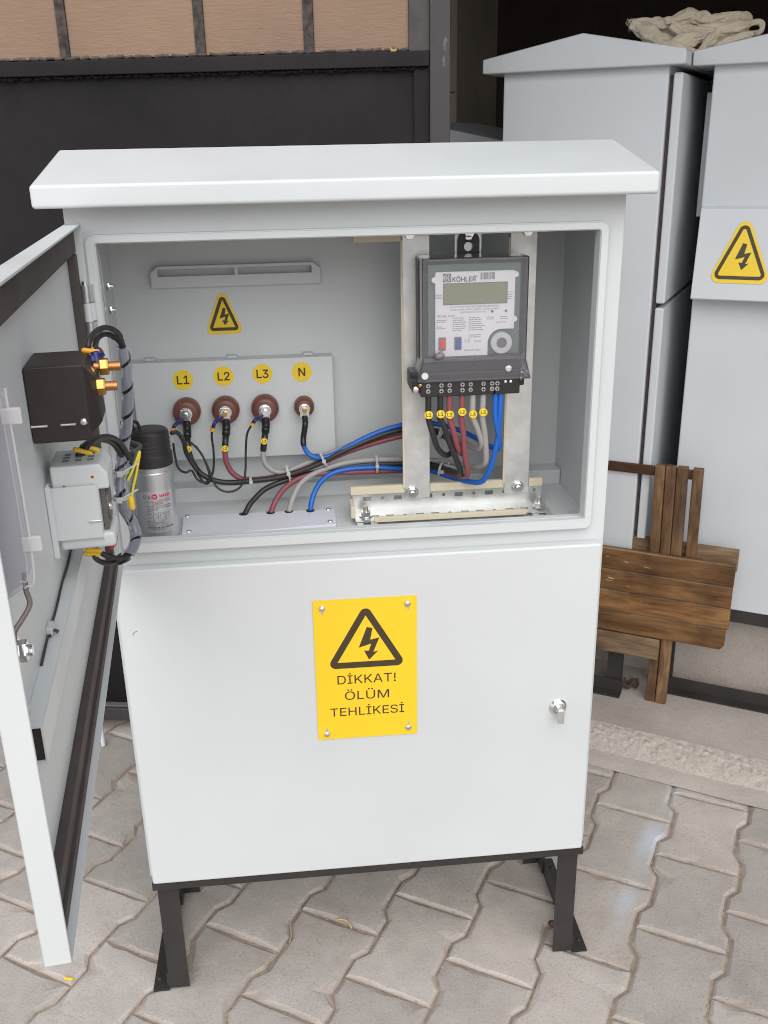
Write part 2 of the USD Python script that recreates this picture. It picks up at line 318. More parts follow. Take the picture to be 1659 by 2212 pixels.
def make_paver(i, j):
    o = LO + i * LU + j * LV; e1 = unit(LU); e2 = unit(LV)
    P = densify(paver_outline(.0013), .030); n = len(P); c = P.mean(0)
    d = c - P; d /= np.linalg.norm(d, axis=1)[:, None]
    # inward direction from the mitred outline
    nx = np.roll(P, -1, 0) - np.roll(P, 1, 0); nv = np.stack([-nx[:, 1], nx[:, 0]], 1); nv /= np.linalg.norm(nv, axis=1)[:, None]
    if (np.sum(nv * d, 1) < 0).mean() > .5: nv = -nv
    rr = np.random.default_rng(10000 + i * 97 + j * 13)
    P = P + nv * rr.uniform(0, .0012, (n, 1)); ch = rr.uniform(.0045, .0095, (n, 1)); chip = (rr.random((n, 1)) < .06) * rr.uniform(.003, .010, (n, 1))
    Q = P + nv * (ch + chip); dz = rr.uniform(-.0018, .0012); tl = rr.uniform(-.007, .007, 2)
    zt = lambda X: dz + (X - [0, ln / 2]) @ tl
    rings = [(P, np.full(n, -.03)), (P, zt(P) - rr.uniform(.0035, .006, n)), (Q, zt(Q) - rr.uniform(0, .0006, n) - chip[:, 0] * .2), (P + (Q - P) * 2.2, zt(Q))]
    V = np.concatenate([np.column_stack([r, z]) for r, z in rings]); F = []
    for k in range(3):
        for q in range(n):
            w = (q + 1) % n; F += [(k * n + q, k * n + w, (k + 1) * n + w), (k * n + q, (k + 1) * n + w, (k + 1) * n + q)]
    top = Polygon(rings[3][0])
    tv, tf = trimesh.creation.triangulate_polygon(Polygon(rings[3][0]), engine='earcut')
    key = {tuple(np.round(p, 7)): 3 * n + q for q, p in enumerate(rings[3][0])}
    for t in tf:
        try: F.append(tuple(key[tuple(np.round(tv[x], 7))] for x in t))
        except KeyError: pass
    m = trimesh.Trimesh(V, F, process=False); trimesh.repair.fix_normals(m)
    return place(m, o, e1, e2)
SA = np.array([1.010, .660, 0]); SD = unit([math.cos(math.radians(-32)), math.sin(math.radians(-32)), 0]); SN = np.array([-SD[1], SD[0], 0])  # slab edge
npav = 0
for i in range(-14, 9):
    for j in range(-17, 14):
        if (i + j) % 2: continue
        c = LO + i * LU + j * LV + unit(LV) * ln / 2
        d = c - CAM; z = d @ FWD
        if z < .3: continue
        px, py = CX + FPIX * (d @ RGT) / z, CY - FPIX * (d @ UPV) / z
        if not (-560 < px < 2250 and 1250 < py < 2900): continue
        if (c - SA) @ SN > -.02 and c[0] > .55: continue
        if c[1] > 1.35: continue
        part(pav, 'paver', make_paver(i, j), PAVER, smooth=False); npav += 1
# slim strip of cement between the pavers and the mortar
P0 = SA - SD * .62; P1 = SA + SD * 1.7
def strip(w0, z0, w1, z1, amp, nx, ny, sc, seed=0, edge=.0):
    def f(u, v):
        p = P0 + np.outer(u, P1 - P0); w = w0 + (w1 - w0) * v; z = z0 + (z1 - z0) * v
        q = p - np.outer(w, SN); nz = meshkit.fbm(np.column_stack([q[:, 0], q[:, 1], np.full(len(u), seed + .3)]) * sc)
        nz2 = meshkit.fbm(np.column_stack([q[:, 0], q[:, 1], np.full(len(u), seed + 5.3)]) * 9.0)
        q = q - np.outer(edge * nz2 * (.3 + v), SN)
        return np.column_stack([q[:, 0], q[:, 1], z + amp * nz * np.sin(np.pi * np.clip(v * .9 + .1, 0, 1))])
    m = grid(f, nx, ny); m.invert(); return m
slab = thing('concrete_slab', (0, 0, 0), 'raised grey concrete floor slab at the workshop entrance', None, kind='structure')
q = [P0, P1, P1 + SN * 6, P0 + SN * 6]
part(slab, 'floor', trimesh.convex.convex_hull([(p[0], p[1], z) for p in q for z in (-.05, .040)]), SLABM, smooth=False)
pq = [P0 + SN * .31, P1 + SN * .31, P1 + SN * 6, P0 + SN * 6]
part(slab, 'raised_floor', trimesh.convex.convex_hull([(p[0], p[1], z) for p in pq for z in (.041, .232)]), SLABM, smooth=False)
part(slab, 'rough_edge', strip(-.004, .041, .062, .002, .016, 620, 44, 95.0, edge=.012), MORTAR, smooth=True)
part(slab, 'cement_strip', strip(.055, .0045, .125, .0028, .0025, 200, 12, 30.0, 3, edge=.006), SLABM, smooth=True)
# workshop shell (mostly out of view: it darkens what lies inside)
ws = thing('workshop_building', (0, 2.0, 0), 'dark unlit workshop interior behind the parked cabinets', 'building')
def vwall(p, q, z0, z1, t):
    p, q = np.array(p, float), np.array(q, float); d = unit(np.append(q - p, 0)); n = np.array([-d[1], d[0], 0]) * t
    c = [np.append(p, 0), np.append(q, 0), np.append(q, 0) + n, np.append(p, 0) + n]
    return trimesh.convex.convex_hull([(a[0], a[1], z) for a in c for z in (z0, z1)])
L0 = SA + SN * .10 - SD * .55; 
WL = L0 - SD * 4.0; WR = SA + SN * .10 + SD * 4.0
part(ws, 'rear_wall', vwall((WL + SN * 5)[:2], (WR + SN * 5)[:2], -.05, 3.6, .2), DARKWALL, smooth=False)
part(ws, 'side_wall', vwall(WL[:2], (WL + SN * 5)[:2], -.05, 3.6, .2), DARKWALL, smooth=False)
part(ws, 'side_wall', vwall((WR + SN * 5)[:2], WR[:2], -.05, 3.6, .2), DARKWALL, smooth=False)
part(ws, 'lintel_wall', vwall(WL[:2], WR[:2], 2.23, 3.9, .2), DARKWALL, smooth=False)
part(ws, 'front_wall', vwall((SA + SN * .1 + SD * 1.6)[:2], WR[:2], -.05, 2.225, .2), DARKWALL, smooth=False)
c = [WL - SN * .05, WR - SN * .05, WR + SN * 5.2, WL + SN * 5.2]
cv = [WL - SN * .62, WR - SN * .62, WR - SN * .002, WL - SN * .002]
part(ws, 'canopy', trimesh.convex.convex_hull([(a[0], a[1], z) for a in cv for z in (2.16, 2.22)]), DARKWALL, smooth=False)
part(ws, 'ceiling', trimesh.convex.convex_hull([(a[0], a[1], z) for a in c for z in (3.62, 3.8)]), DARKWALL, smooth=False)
# ---------------------------------------------------------------- the open cabinet in front
W, DP = 0.75, 0.277
ZB, ZT = 0.2514, 1.352
cab = thing('distribution_cabinet', (W / 2, DP / 2, 0), 'large light grey sheet metal meter cabinet on black legs with its upper door swung open', 'electrical cabinet')
t = .003
front = sbox(0, ZB, W, ZT).difference(sbox(.038, .866, .714, 1.288)).difference(sbox(.02, ZB + .02, W - .02, .815))
XZ = lambda m, y: place(m, (0, y, 0), (1, 0, 0), (0, 0, 1), (0, -1, 0))    # drawn as (x, z), growing towards the viewer
body = [box(0, t, t, DP - t, ZB, ZT), box(W - t, W, t, DP - t, ZB, ZT), box(0, W, DP - t, DP, ZB, ZT), box(t, W - t, t, DP - t, ZB, ZB + t),
        box(t, W - t, t, DP - t, .833, .836), box(t, W - t, t, DP - t, 1.346, 1.349), XZ(ext(front, t), t)]
part(cab, 'body', body, GREY, smooth=False)
# rain roof: low gable with a folded lip
rx0, rx1, ry0, ry1 = -.0255, .7755, -.056, .333
part(cab, 'roof', hull([(x, y, z) for x in (rx0 + .005, rx1 - .005) for y, z in ((ry0 + .005, 1.3405), (ry0 + .005, 1.3595), (.1365, 1.3990), (ry1 - .005, 1.3595), (ry1 - .005, 1.3405))], .005, 16), GREY, smooth=25)
# folded rim round the opening
ring = sbox(.0237 + .012, .849 + .012, .7265 - .012, 1.300 - .012).buffer(.012, quad_segs=6).difference(sbox(.038 + .003, .8655 + .003, .7135 - .003, 1.2885 - .003).buffer(.003, quad_segs=3))
r2 = sbox(.0237 + .012, .849 + .012, .7265 - .012, 1.300 - .012).buffer(.0105, quad_segs=6).difference(sbox(.038 + .003, .8655 + .003, .7135 - .003, 1.2885 - .003).buffer(.0042, quad_segs=3))
part(cab, 'opening_rim', [XZ(ext(ring, .0235), .012), XZ(ext(r2, .0015), -.0115)], GREY, smooth=40)
# lower door
ld = hull([(x, y, z) for x in (.0062 + .004, W - .0075 - .004) for z in (ZB + .004, .827 - .004) for y in (-.021 + .004, -.005)], .004, 16)
low = part(cab, 'lower_door', ld, GREY, smooth=40)
lk = at(1205, 1527, 1, -.021)
dirn = unit((.02, -1, 0))
lock = part(low, 'lock', [lathe([(.0, 0), (.0150, 0), (.0150, .0014), (.0132, .0040), (.0108, .0058), (.0098, .0060), (.0096, .0035), (0, .0035)], lk, (0, -1, 0), 28)], STEEL, smooth=30)
kk = lk + [.0012, -.003, -.001]
part(low, 'lock_key', [cyl(kk, kk + [0, -.012, 0], .0062, 8), hull([kk + np.array(p) for p in ((-.0045, -.009, .0035), (.0045, -.009, .0035), (-.0045, -.014, .0035), (.0045, -.014, .0035), (-.0055, -.013, -.017), (.0035, -.013, -.0185), (-.0055, -.0165, -.017), (.0035, -.0165, -.0185))], .0006, 8)], ANGLE, smooth=30)
sm = at(291, 1366, 1, -.0211); part(low, 'scuff_mark', [tube([sm + [-.003, 0, -.003], sm + [.0005, -.0001, .0005], sm + [.004, 0, .0015]], .00045, 5, 4), tube([sm + [-.003, 0, -.003], sm + [-.0022, 0, -.0052]], .0004, 5, 2)], plain('scuff_brown', (.16, .12, .09), .8))
# base frame, legs, floor bars
part(cab, 'base_frame', [box(.004, W - .004, -.017, -.013, .236, ZB - .0015), box(.004, W - .004, DP - .012, DP - .008, .232, ZB - .0015), box(.004, .008, -.013, DP - .012, .232, ZB - .0015), box(W - .008, W - .004, -.013, DP - .012, .232, ZB - .0015),
                         box(.008, W - .008, -.013, .02, ZB - .0055, ZB - .0015), box(.008, W - .008, DP - .04, DP - .012, ZB - .0055, ZB - .0015)], BLACKP, smooth=False)
for sx in (0, 1):
    fx = (lambda a, b: (a, b)) if sx == 0 else (lambda a, b: (W - b, W - a))
    for yy, f in ((-.002, 1), (.236, -1)):
        a, b = fx(.0085, .0435); c_, d_ = fx(.0085, .0125)
        ya = (yy, yy + .004) if f == 1 else (yy - .004, yy)
        yb = (yy + .004, yy + .036) if f == 1 else (yy - .036, yy - .004)
        part(cab, 'leg', [box(a, b, *ya, .0035, ZB - .0056), box(c_, d_, *yb, .0035, ZB - .0056)], BLACKP, smooth=False)
    a, b = fx(-.0205, .0085); c_, d_ = fx(.0045, .0083)
    fb = part(cab, 'floor_bar', [box(a, b, -.004, .242, -.0005, .0034), box(c_, d_, .0, .242, .0034, .036)], BLACKP, smooth=False)
    for yy in (.022, .215):
        x = (a + b) / 2 + (-.006 if sx == 0 else .006)
        part(fb, 'bolt_head', screw((x, yy, .0034), (0, 0, 1), .0045, .002), BLACKP)
# interior: floor step, gland plate, connection panel, louvre
part(cab, 'rear_step', [rbox(.004, W - .004, .236, DP - t - .0005, .8355, .862, .0015)], GREY, smooth=30)
PY = .245
pl = sbox(.0225, .9095, .3515, 1.0775)
pan = part(cab, 'terminal_panel', [XZ(ext(pl, .002), PY + .002), box(.0225, .3515, PY + .002, DP - t, 1.0755, 1.0775), box(.0225, .0245, PY + .002, DP - t, .9095, 1.0755), box(.3495, .3515, PY + .002, DP - t, .9095, 1.0755), box(.0245, .3495, PY + .002, DP - t, .9095, .9115)], GREY, smooth=False)
for px in (.052, .186, .312): part(pan, 'panel_clip', rbox(px - .008, px + .008, DP - .018, DP - t, 1.0776, 1.0815, .0008), GREY)
vb = Polygon([(.067, 1.1945), (.3385, 1.1945), (.3385, 1.2185), (.3265, 1.2285), (.079, 1.2285), (.067, 1.2185)])
slots = unary_union([sbox(.0785, 1.2125, .2005, 1.2235), sbox(.2060, 1.2125, .3240, 1.2235)])
lv = part(cab, 'vent_cover', [XZ(ext(vb.difference(slots), .0018), .2625)] + [XZ(ext(vb.difference(vb.buffer(-.0018, join_style=2)), .0105), DP - t - .0004)], GREY, smooth=False)
gp = [at(396.6, 1114, 2, .842), at(722.7, 1099, 2, .842), at(724.9, 1131, 2, .842), at(393.2, 1158.5, 2, .842)]
gpl = part(cab, 'gland_plate', hull([np.array(p) * [1, 1, 0] + [0, 0, z] for p in gp for z in (.8368, .8405)], .0012, 8), WHITE_SHEET, smooth=30)
for (x, y) in ((548, 627), (1258, 592), (557, 703), (1268, 652)):
    p = at((250 + x * .6329) / 1.4756, (1250 + y * .6329) / 1.4756, 2, .8418); part(gpl, 'screw', screw(p, (0, 0, 1), .0042, .0028), STEEL)
for (x, y) in ((831, 614), (968, 607), (1060, 601), (1168, 597)):
    p = at((250 + x * .6329) / 1.4756, (1250 + y * .6329) / 1.4756, 2, .8418); part(gpl, 'cable_hole', cyl(p - [0, 0, .0002], p + [0, 0, .0006], .0072, 18), BLACK)
for z in (1.229, 1.197):
    part(cab, 'hinge_bolt', [hexnut((.0385, .03, z), (1, 0, 0), .0055, .0045), cyl((.040, .03, z), (.0475, .03, z), .0025, 10)], STEEL)
p = at(1338, 688, 1, .10); part(cab, 'side_bolt', screw((W, .10, p[2]), (1, 0, 0), .004, .003), BRASS)

# ---- open upper door (thickness frame: s along the width from the hinge, n inwards)
DA = .1002; DO = np.array([.0058, -.0218, 0.0]); DS = np.array([math.sin(DA), -math.cos(DA), 0]); DN = np.array([-DS[1], DS[0], 0])
DL, DZ0, DZ1, DH = .7485, .836, 1.3151, .0184
def DP3(s, n, z): return DO + s * DS + n * DN + np.array([0, 0, z])
def dbox(s0, s1, n0, n1, z0, z1, r=0.0): return hull([DP3(s, n, z) for s in (s0 + r, s1 - r) for n in (n0 + r, n1 - r) for z in (z0 + r, z1 - r)], r, 10)
door = part(cab, 'upper_door', [dbox(0, DL, -.0012, .0003, DZ0, DZ1), dbox(0, DL, .0003, DH, DZ0, DZ0 + .0022), dbox(0, DL, .0003, DH, DZ1 - .0022, DZ1),
                                dbox(0, .0022, .0003, DH, DZ0 + .0022, DZ1 - .0022), dbox(DL - .0022, DL, .0003, DH, DZ0 + .0022, DZ1 - .0022)], GREY, smooth=False)
gk = [dbox(.012, DL - .016, .0003, .009, DZ0 + .014, DZ0 + .034, .001), dbox(.012, DL - .016, .0003, .0125, DZ0 + .0035, DZ0 + .0145, .001),
      dbox(.012, DL - .016, .0003, .010, DZ1 - .034, DZ1 - .006, .001), dbox(.008, .040, .0003, .010, DZ0 + .036, DZ1 - .036, .001)]
for g_ in gk: part(door, 'gasket', g_, GASKET, smooth=30)
# stiffening channel, open at its near end
stz0, stz1, sn = .975, 1.0065, .0140
part(door, 'stiffener', [dbox(.05, .692, .0003, sn, stz1 - .0015, stz1), dbox(.05, .692, sn - .0015, sn, stz0 + .0015, stz1 - .0015), dbox(.05, .692, .0003, sn, stz0, stz0 + .0015)], GREY, smooth=False)
part(door, 'stiffener_end', [dbox(.60, .6905, .0006, sn - .0018, stz0 + .0018, stz1 - .0018)], BOXBR, smooth=False)
for s in (.672, .688): part(door, 'weld_tab', dbox(s - .004, s + .004, .0003, .003, 1.0065, 1.013, .001), GREY)
# thin black lead clipped along the channel
ln_ = [DP3(s, .002, 1.0085 + .0012 * math.sin(s * 60)) for s in np.linspace(.33, .60, 16)]
part(door, 'thin_lead', [tube(ln_, .0011, 6, 3), tube([DP3(.552, .003, 1.009), DP3(.545, .006, 1.011), DP3(.545, .010, 1.009)], .0014, 6, 4)], W_BLACK)
part(door, 'lead_clip', dbox(.535, .551, .0003, .006, 1.008, 1.016, .0015), TIE)
# latch: lock barrel, nut and bent rod
lb = DP3(.722, .0003, 1.085)
part(door, 'lock_barrel', [cyl(lb, lb + DN * .010, .0105, 20)], BOXBR)
part(door, 'lock_nut', [cyl(lb + DN * .0112, lb + DN * .0135, .0098, 20), hexnut(lb + DN * .0135, DN, .0078, .0055), cyl(lb + DN * .019, lb + DN * .0225, .004, 12)], STEEL)
part(door, 'latch_rod', [tube([DP3(.700, .021, 1.133), DP3(.704, .021, 1.122), DP3(.707, .0225, 1.112), DP3(.712, .0165, 1.103), DP3(.718, .0118, 1.097), DP3(.722, .0112, 1.084)], .0019, 8, 6)], paint('dull_rod', (.20, .165, .155), rough=.5, metal=.4))
# hinges between rim and door
for zc in (1.205,):
    hg = part(cab, 'hinge', [dbox(-.002, .004, .004, .0165, zc - .004, zc + .004)], STEEL)
    hx = np.array([.0215, -.0275, 0])
    for k, (z0, z1, mt) in enumerate(((1.216, 1.239, ALU), (1.1915, 1.2155, RINGP), (1.171, 1.191, ALU))):
        part(hg, 'hinge_knuckle', [cyl(hx + [0, 0, z0], hx + [0, 0, z1], .0056, 18), box(.0215, .0300, -.0245, -.0135, z0 + .0005, z1 - .0005)], mt)
    part(hg, 'hinge_pin', cyl(hx + [0, 0, 1.239], hx + [0, 0, 1.2435], .0034, 12), STEEL)
# ---------------------------------------------------------------- signs and stickers
def tri_shape(cx, cy, w, h, r):
    """rounded upright triangle, w wide and h tall over its rounding, centred on (cx, cy)"""
    a = Polygon([(-w / 2 + r * 1.6, -h / 2 + r), (w / 2 - r * 1.6, -h / 2 + r), (0, h / 2 - r)]).buffer(r, quad_segs=8)
    return affinity.translate(a, cx, cy)
def bolt_shape(cx, cy, h):
    P = [(.02, .50), (.20, .44), (.09, .12), (.36, .20), (.13, -.30), (.29, -.27), (.02, -.52), (-.13, -.21), (.0, -.25), (.13, .0), (-.26, -.10)]
    P = [(.00, .50), (.155, .455), (.085, .10), (.34, .155), (.165, -.285), (.30, -.255), (.045, -.52), (-.09, -.225), (.04, -.245), (.115, -.02), (-.235, -.125)]
    return affinity.translate(affinity.scale(Polygon(P), h, h, origin=(0, 0)), cx, cy)
def warning(name, label, o, u, v, w, h, border, cat_='sticker', tk=.0006, mat=YEL2):
    n = np.cross(u, v); s = thing(name, o, label, cat_, 'yellow triangular high voltage stickers')
    part(s, 'backing', place(ext(tri_shape(0, 0, w, h, .12 * w), tk), o, u, v, n), mat, smooth=False)
    b = tri_shape(0, 0, w - border * 1.5, h - border * 1.3, .085 * w); bi = b.buffer(-border * .62)
    part(s, 'border', place(ext(b.difference(bi), .0003), o + n * tk, u, v, n), INK, smooth=False)
    part(s, 'lightning_symbol', place(ext(bolt_shape(0, -.06 * h, h * .43), .0003), o + n * tk, u, v, n), INK, smooth=False)
    return s
X_, Z_, F_ = np.array([1.0, 0, 0]), np.array([0, 0, 1.0]), np.array([0, -1.0, 0])
warning('warning_sticker', 'small yellow lightning triangle sticker on the back wall inside the open cabinet', np.array([.1765, DP - t - .0003, 1.1485]), X_, Z_, .066, .066, .0085)

# big plate on the lower door
so = np.array([.3752, -.0214, .6365]); sn_ = F_
plate = thing('warning_plate', so, 'yellow rectangular danger plate with a black triangle screwed to the white lower door', 'sign')
PW, PH = .1590, .2465; rotz = math.radians(-.3); U = np.array([math.cos(rotz), 0, math.sin(rotz)]); V_ = np.array([-math.sin(rotz), 0, math.cos(rotz)])
scr = [(-.0655, .1105), (.0652, .1112), (-.0655, -.1125), (.0655, -.1098)]
holes = unary_union([unary_union([Point(x, y).buffer(.0028), LineString([(x, y), (x, y + (-.010 if y > 0 else .009))]).buffer(.0019)]) for x, y in scr])
part(plate, 'plate', place(ext(sbox(-PW / 2, -PH / 2, PW / 2, PH / 2).difference(holes), .0012), so, U, V_, F_), YEL, smooth=False)
so2 = so + F_ * .0012
T = Polygon([(-.0475, 0), (.0475, 0), (0, .0835)]); T = affinity.translate(T, .0005, .0135)
part(plate, 'triangle_border', place(ext(T.buffer(.0092, quad_segs=10).difference(T.buffer(-.0012)), .0003), so2, U, V_, F_), INK, smooth=False)
part(plate, 'lightning_symbol', place(ext(bolt_shape(.0020, .0465, .0560), .0003), so2, U, V_, F_), INK, smooth=False)
for s_, y, h in (('DİKKAT!', -.0235, .0150), ('ÖLÜM', -.0525, .0148), ('TEHLİKESİ', -.0815, .0148)):
    m = text(s_, h, .0003, False); wd = {'DİKKAT!': .092, 'ÖLÜM': .070, 'TEHLİKESİ': .118}[s_]
    m.vertices = np.asarray(m.vertices) * [wd / (m.extents[0]), 1, 1]
    part(plate, 'lettering', place(m, so2 + V_ * y, U, V_, F_), INK, smooth=False)
for x, y in scr:
    part(plate, 'screw', [screw(so2 + U * x + V_ * y, F_, .0054, .0042), cyl(so2 + U * x + V_ * y - F_ * .0022, so2 + U * x + V_ * y, .0026, 10)], STEEL)

# phase discs over the insulators
phase = (('L1', .1045, 1.0475, .107, .0228), ('L2', .1710, 1.0510, .171, .0228), ('L3', .2350, 1.0525, .236, .0228), ('N', .3000, 1.0530, .301, .0168))
for s_, x, z, ix, ir in phase:
    o = np.array([x, PY - .0002, z])
    d_ = thing('phase_sticker', o, 'round yellow sticker lettered %s above %s' % (s_, {'L1': 'the leftmost brown insulator', 'L2': 'the second brown insulator', 'L3': 'the third brown insulator', 'N': 'the smaller brown insulator'}[s_]), 'sticker', 'round yellow phase stickers')
    part(d_, 'disc', place(ext(Point(0, 0).buffer(.0163, quad_segs=12), .0004), o, X_, Z_, F_), YEL2, smooth=False)
    part(d_, 'lettering', place(text(s_, .0135, .0002, True), o + F_ * .0004 - Z_ * .0068, X_, Z_, F_), INK, smooth=False)
# brown resin insulators with nut
NUT = {}
for s_, x, z, ix, ir in phase:
    o = np.array([ix, PY, .9965]); big = ir > .02
    i_ = thing('insulator', o, {'L1': 'brown resin insulator with black sleeved cable, below the L1 disc', 'L2': 'brown resin insulator below the L2 disc, holding the maroon cable', 'L3': 'brown resin insulator below the L3 disc, holding the grey cable', 'N': 'smallest brown resin insulator, below the N disc, holding the blue cable'}[s_], 'insulator', 'brown busbar insulators')
    k = ir / .0228
    part(i_, 'resin_body', lathe([(ir * .97, 0), (ir, .004), (ir, .014), (ir * .985, .0172), (ir * .94, .0202), (ir * .86, .0228), (ir * .74, .0246), (ir * .58, .0256), (0, .026)], o, F_, 40), RESIN, smooth=60)
    e = o + F_ * .026
    part(i_, 'washer', cyl(e, e + F_ * .0022, .0105 if big else .009, 24), STEEL)
    part(i_, 'cable_lug', [box(ix - .0075, ix + .0075, e[1] - .0046, e[1] - .0022, .9965 - .013, .9965 + .007)], ZINC)
    part(i_, 'nut', hexnut(e + F_ * .0046, F_, .0092 if big else .0078, .0062), STEEL, smooth=20)
    part(i_, 'stud', cyl(e + F_ * .0108, e + F_ * .0162, .0043, 14), BRASS if s_ in ('L2', 'N') else STEEL)
    NUT[s_] = np.array([ix, e[1] - .0034, .9965])

# ---------------------------------------------------------------- meter carrying frame
mf = thing('meter_frame', (.557, .13, .84), 'galvanised slotted rail frame that carries the meter inside the cabinet', 'bracket')
def rail(x0, x1):
    s_ = 1; return [box(x0, x1, .129, .131, .862, 1.276), box(x0, x0 + .002, .131, .150, .862, 1.276), box(x1 - .002, x1, .131, .150, .862, 1.276)]
for x0, x1 in ((.4575, .4975), (.6215, .6615)):
    r_ = part(mf, 'upright', rail(x0, x1), ZINC, smooth=False)
    part(r_, 'edge_trim', box(x0 - .0035, x0 - .0003, .127, .134, .881, 1.270), CREAM, smooth=False)
    xc = (x0 + x1) / 2 + (-.009 if x0 < .5 else .002)
    part(r_, 'bolt', [cyl((xc, .1285, .8725), (xc, .1268, .8725), .0105, 20), hexnut((xc, .1268, .8725), F_, .0085, .0065), cyl((xc, .1203, .8725), (xc, .1165, .8725), .004, 12)], STEEL, smooth=20)
# angle between the feet: upright leaf and floor leaf, both slotted
sl = sbox(.372, .842, .684, .882)
for k in range(12):
    x = .388 + k * .0252
    sl = sl.difference(sbox(x, .8605, x + .0135, .8675)) if k % 2 == 0 else sl.difference(Point(x + .007, .8645).buffer(.0028))
part(mf, 'angle_upright_leaf', [XZ(ext(sl, .002), .1335)], ANGLE, smooth=False)
sl = sbox(.372, .084, .668, .1335)
for k in range(11):
    x = .398 + k * .0245
    sl = sl.difference(sbox(x, .0985, x + .013, .1055)) if k % 3 != 2 else sl.difference(Point(x + .006, .1020).buffer(.0026))
part(mf, 'angle_floor_leaf', [place(ext(sl, .002), (0, 0, .8425), (1, 0, 0), (0, 1, 0), (0, 0, 1))], ANGLE, smooth=False)
for a, b in ((.368, .4565), (.4985, .6205), (.6625, .6855)): part(mf, 'edge_trim', rbox(a, b, .1290, .1372, .872, .8855, .0008), CREAM)
part(mf, 'edge_trim', rbox(.402, .648, .0800, .0868, .8418, .8500, .0008), CREAM)
part(mf, 'edge_trim', rbox(.3655, .3722, .092, .128, .846, .866, .0008), CREAM)
for xc in (.390, .674):
    fo = sbox(xc - .016, .062, xc + .016, .262).difference(sbox(xc - .006, .069, xc + .006, .088)).difference(sbox(xc - .006, .16, xc + .006, .25))
    ft = part(mf, 'foot_channel', [place(ext(fo, .002), (0, 0, .8395), (1, 0, 0), (0, 1, 0), (0, 0, 1)), box(xc - .0165, xc - .0145, .062, .262, .8362, .8395), box(xc + .0145, xc + .0165, .062, .262, .8362, .8395)], ZINC, smooth=False)
    part(ft, 'bolt', [cyl((xc, .104, .8450), (xc, .104, .8465), .0105, 20), hexnut((xc, .104, .8465), Z_, .0085, .0065), cyl((xc, .104, .853), (xc, .104, .862), .004, 12)], STEEL, smooth=20)
part(mf, 'top_bar', [box(.420, .684, .127, .130, 1.2765, 1.300), box(.420, .684, .130, .160, 1.298, 1.300)], ZINC, smooth=False)
part(mf, 'edge_trim', rbox(.384, .455, .126, .134, 1.2685, 1.2785, .0008), CREAM)
for xc in (.468, .557, .646): part(mf, 'top_bolt', [hexnut((xc, .127, 1.279), F_, .0085, .006), cyl((xc, .121, 1.279), (xc, .117, 1.279), .004, 12)], STEEL, smooth=20)
part(mf, 'centre_strip', [box(.536, .576, .1275, .1295, 1.235, 1.276)], ZINC, smooth=False)

# ---------------------------------------------------------------- the meter
mt = thing('electricity_meter', (.555, .127, 1.05), 'grey clear-fronted electricity meter with LCD and white face plate on the rails', 'meter')
MB, MF = .1265, .056
part(mt, 'base', [rbox(.476, .634, .088, MB, 1.060, 1.2475, .004), rbox(.462, .632, .084, MB, 1.0525, 1.080, .003)], BLACK)
tabp = unary_union([sbox(.5395, 1.24, .5725, 1.268), Point(.556, 1.266).buffer(.0165)]).difference(unary_union([Point(.556, 1.2705).buffer(.0052), Point(.556, 1.2585).buffer(.0068)]))
part(mt, 'hanging_tab', [XZ(ext(tabp, .003), .1262)], BLACK, smooth=False)
part(mt, 'tab_screw', screw((.556, .1232, 1.2708), F_, .0058, .003), STEEL)
cov = hull([(x, y, z) for x in (.4805, .6300) for y in (MF + .004, .110) for z in (1.102, 1.2465)], .0035, 14)
cov2 = hull([(x, y, z) for x in (.4805, .6300) for y in (MF + .0052, .112) for z in (1.102, 1.2465)], .0021, 14)
covm = m3.Manifold(m3.Mesh(np.asarray(cov.vertices, np.float32), np.asarray(cov.faces, np.uint32))) - m3.Manifold(m3.Mesh(np.asarray(cov2.vertices, np.float32), np.asarray(cov2.faces, np.uint32)))
covm = covm.trim_by_plane((0, -1, 0), -.1085)
part(mt, 'clear_cover', to_tm(covm), SMOKE, smooth=30)
fl = hull([(x, y, z) for x, y, z in ((.4800, MF + .004, 1.104), (.6300, MF + .004, 1.104), (.4715, MF - .0005, 1.073), (.6375, MF - .0005, 1.073), (.4715, .108, 1.073), (.6375, .108, 1.073), (.4800, .108, 1.104), (.6300, .108, 1.104))], .0025, 10)
part(mt, 'terminal_cover', fl, SMOKE2, smooth=30)
part(mt, 'terminal_cover_screw', [cyl((.4795, MF - .003, 1.0815), (.4795, MF - .006, 1.0815), .0050, 18)], RINGP)
part(mt, 'terminal_cover_screw', [cyl((.6055, MF - .002, 1.0880), (.6055, MF - .005, 1.0865), .0050, 18, .0038)], RINGP)
part(mt, 'inner_board', box(.4875, .6235, .0700, .0715, 1.1075, 1.2395), PCB, smooth=False)
# face plate with a quarter-round bite for the optical ring
fp = unary_union([sbox(.497, 1.107, .6145, 1.2295).buffer(-.003).buffer(.003), Point(.496, 1.2185).buffer(.0042), Point(.6155, 1.2235).buffer(.0042), Point(.6150, 1.1590).buffer(.0042)])
fp = fp.difference(Point(.596, 1.1245).buffer(.0205).union(sbox(.5755, 1.10, .63, 1.1245)).union(sbox(.596, 1.1, .63, 1.145)))
fpp = part(mt, 'face_plate', [XZ(ext(fp, .0045), .0690)], FACE, smooth=False)
fy = .0644
part(fpp, 'lcd', box(.5095, .6025, fy - .0006, fy, 1.1835, 1.2125), LCD, smooth=False)
part(fpp, 'lcd_frame', [XZ(ext(sbox(.5085, 1.1825, .6035, 1.2135).difference(sbox(.5095, 1.1835, .6025, 1.2125)), .0011), fy)], INKG, smooth=False)
def ptxt(s_, x, z, h, m, name='lettering', bold=False, sx=1.0): part(fpp, name, place(text(s_, h, .0002, bold, mid=False, sx=sx), (x, fy, z), X_, Z_, F_), m, smooth=False)
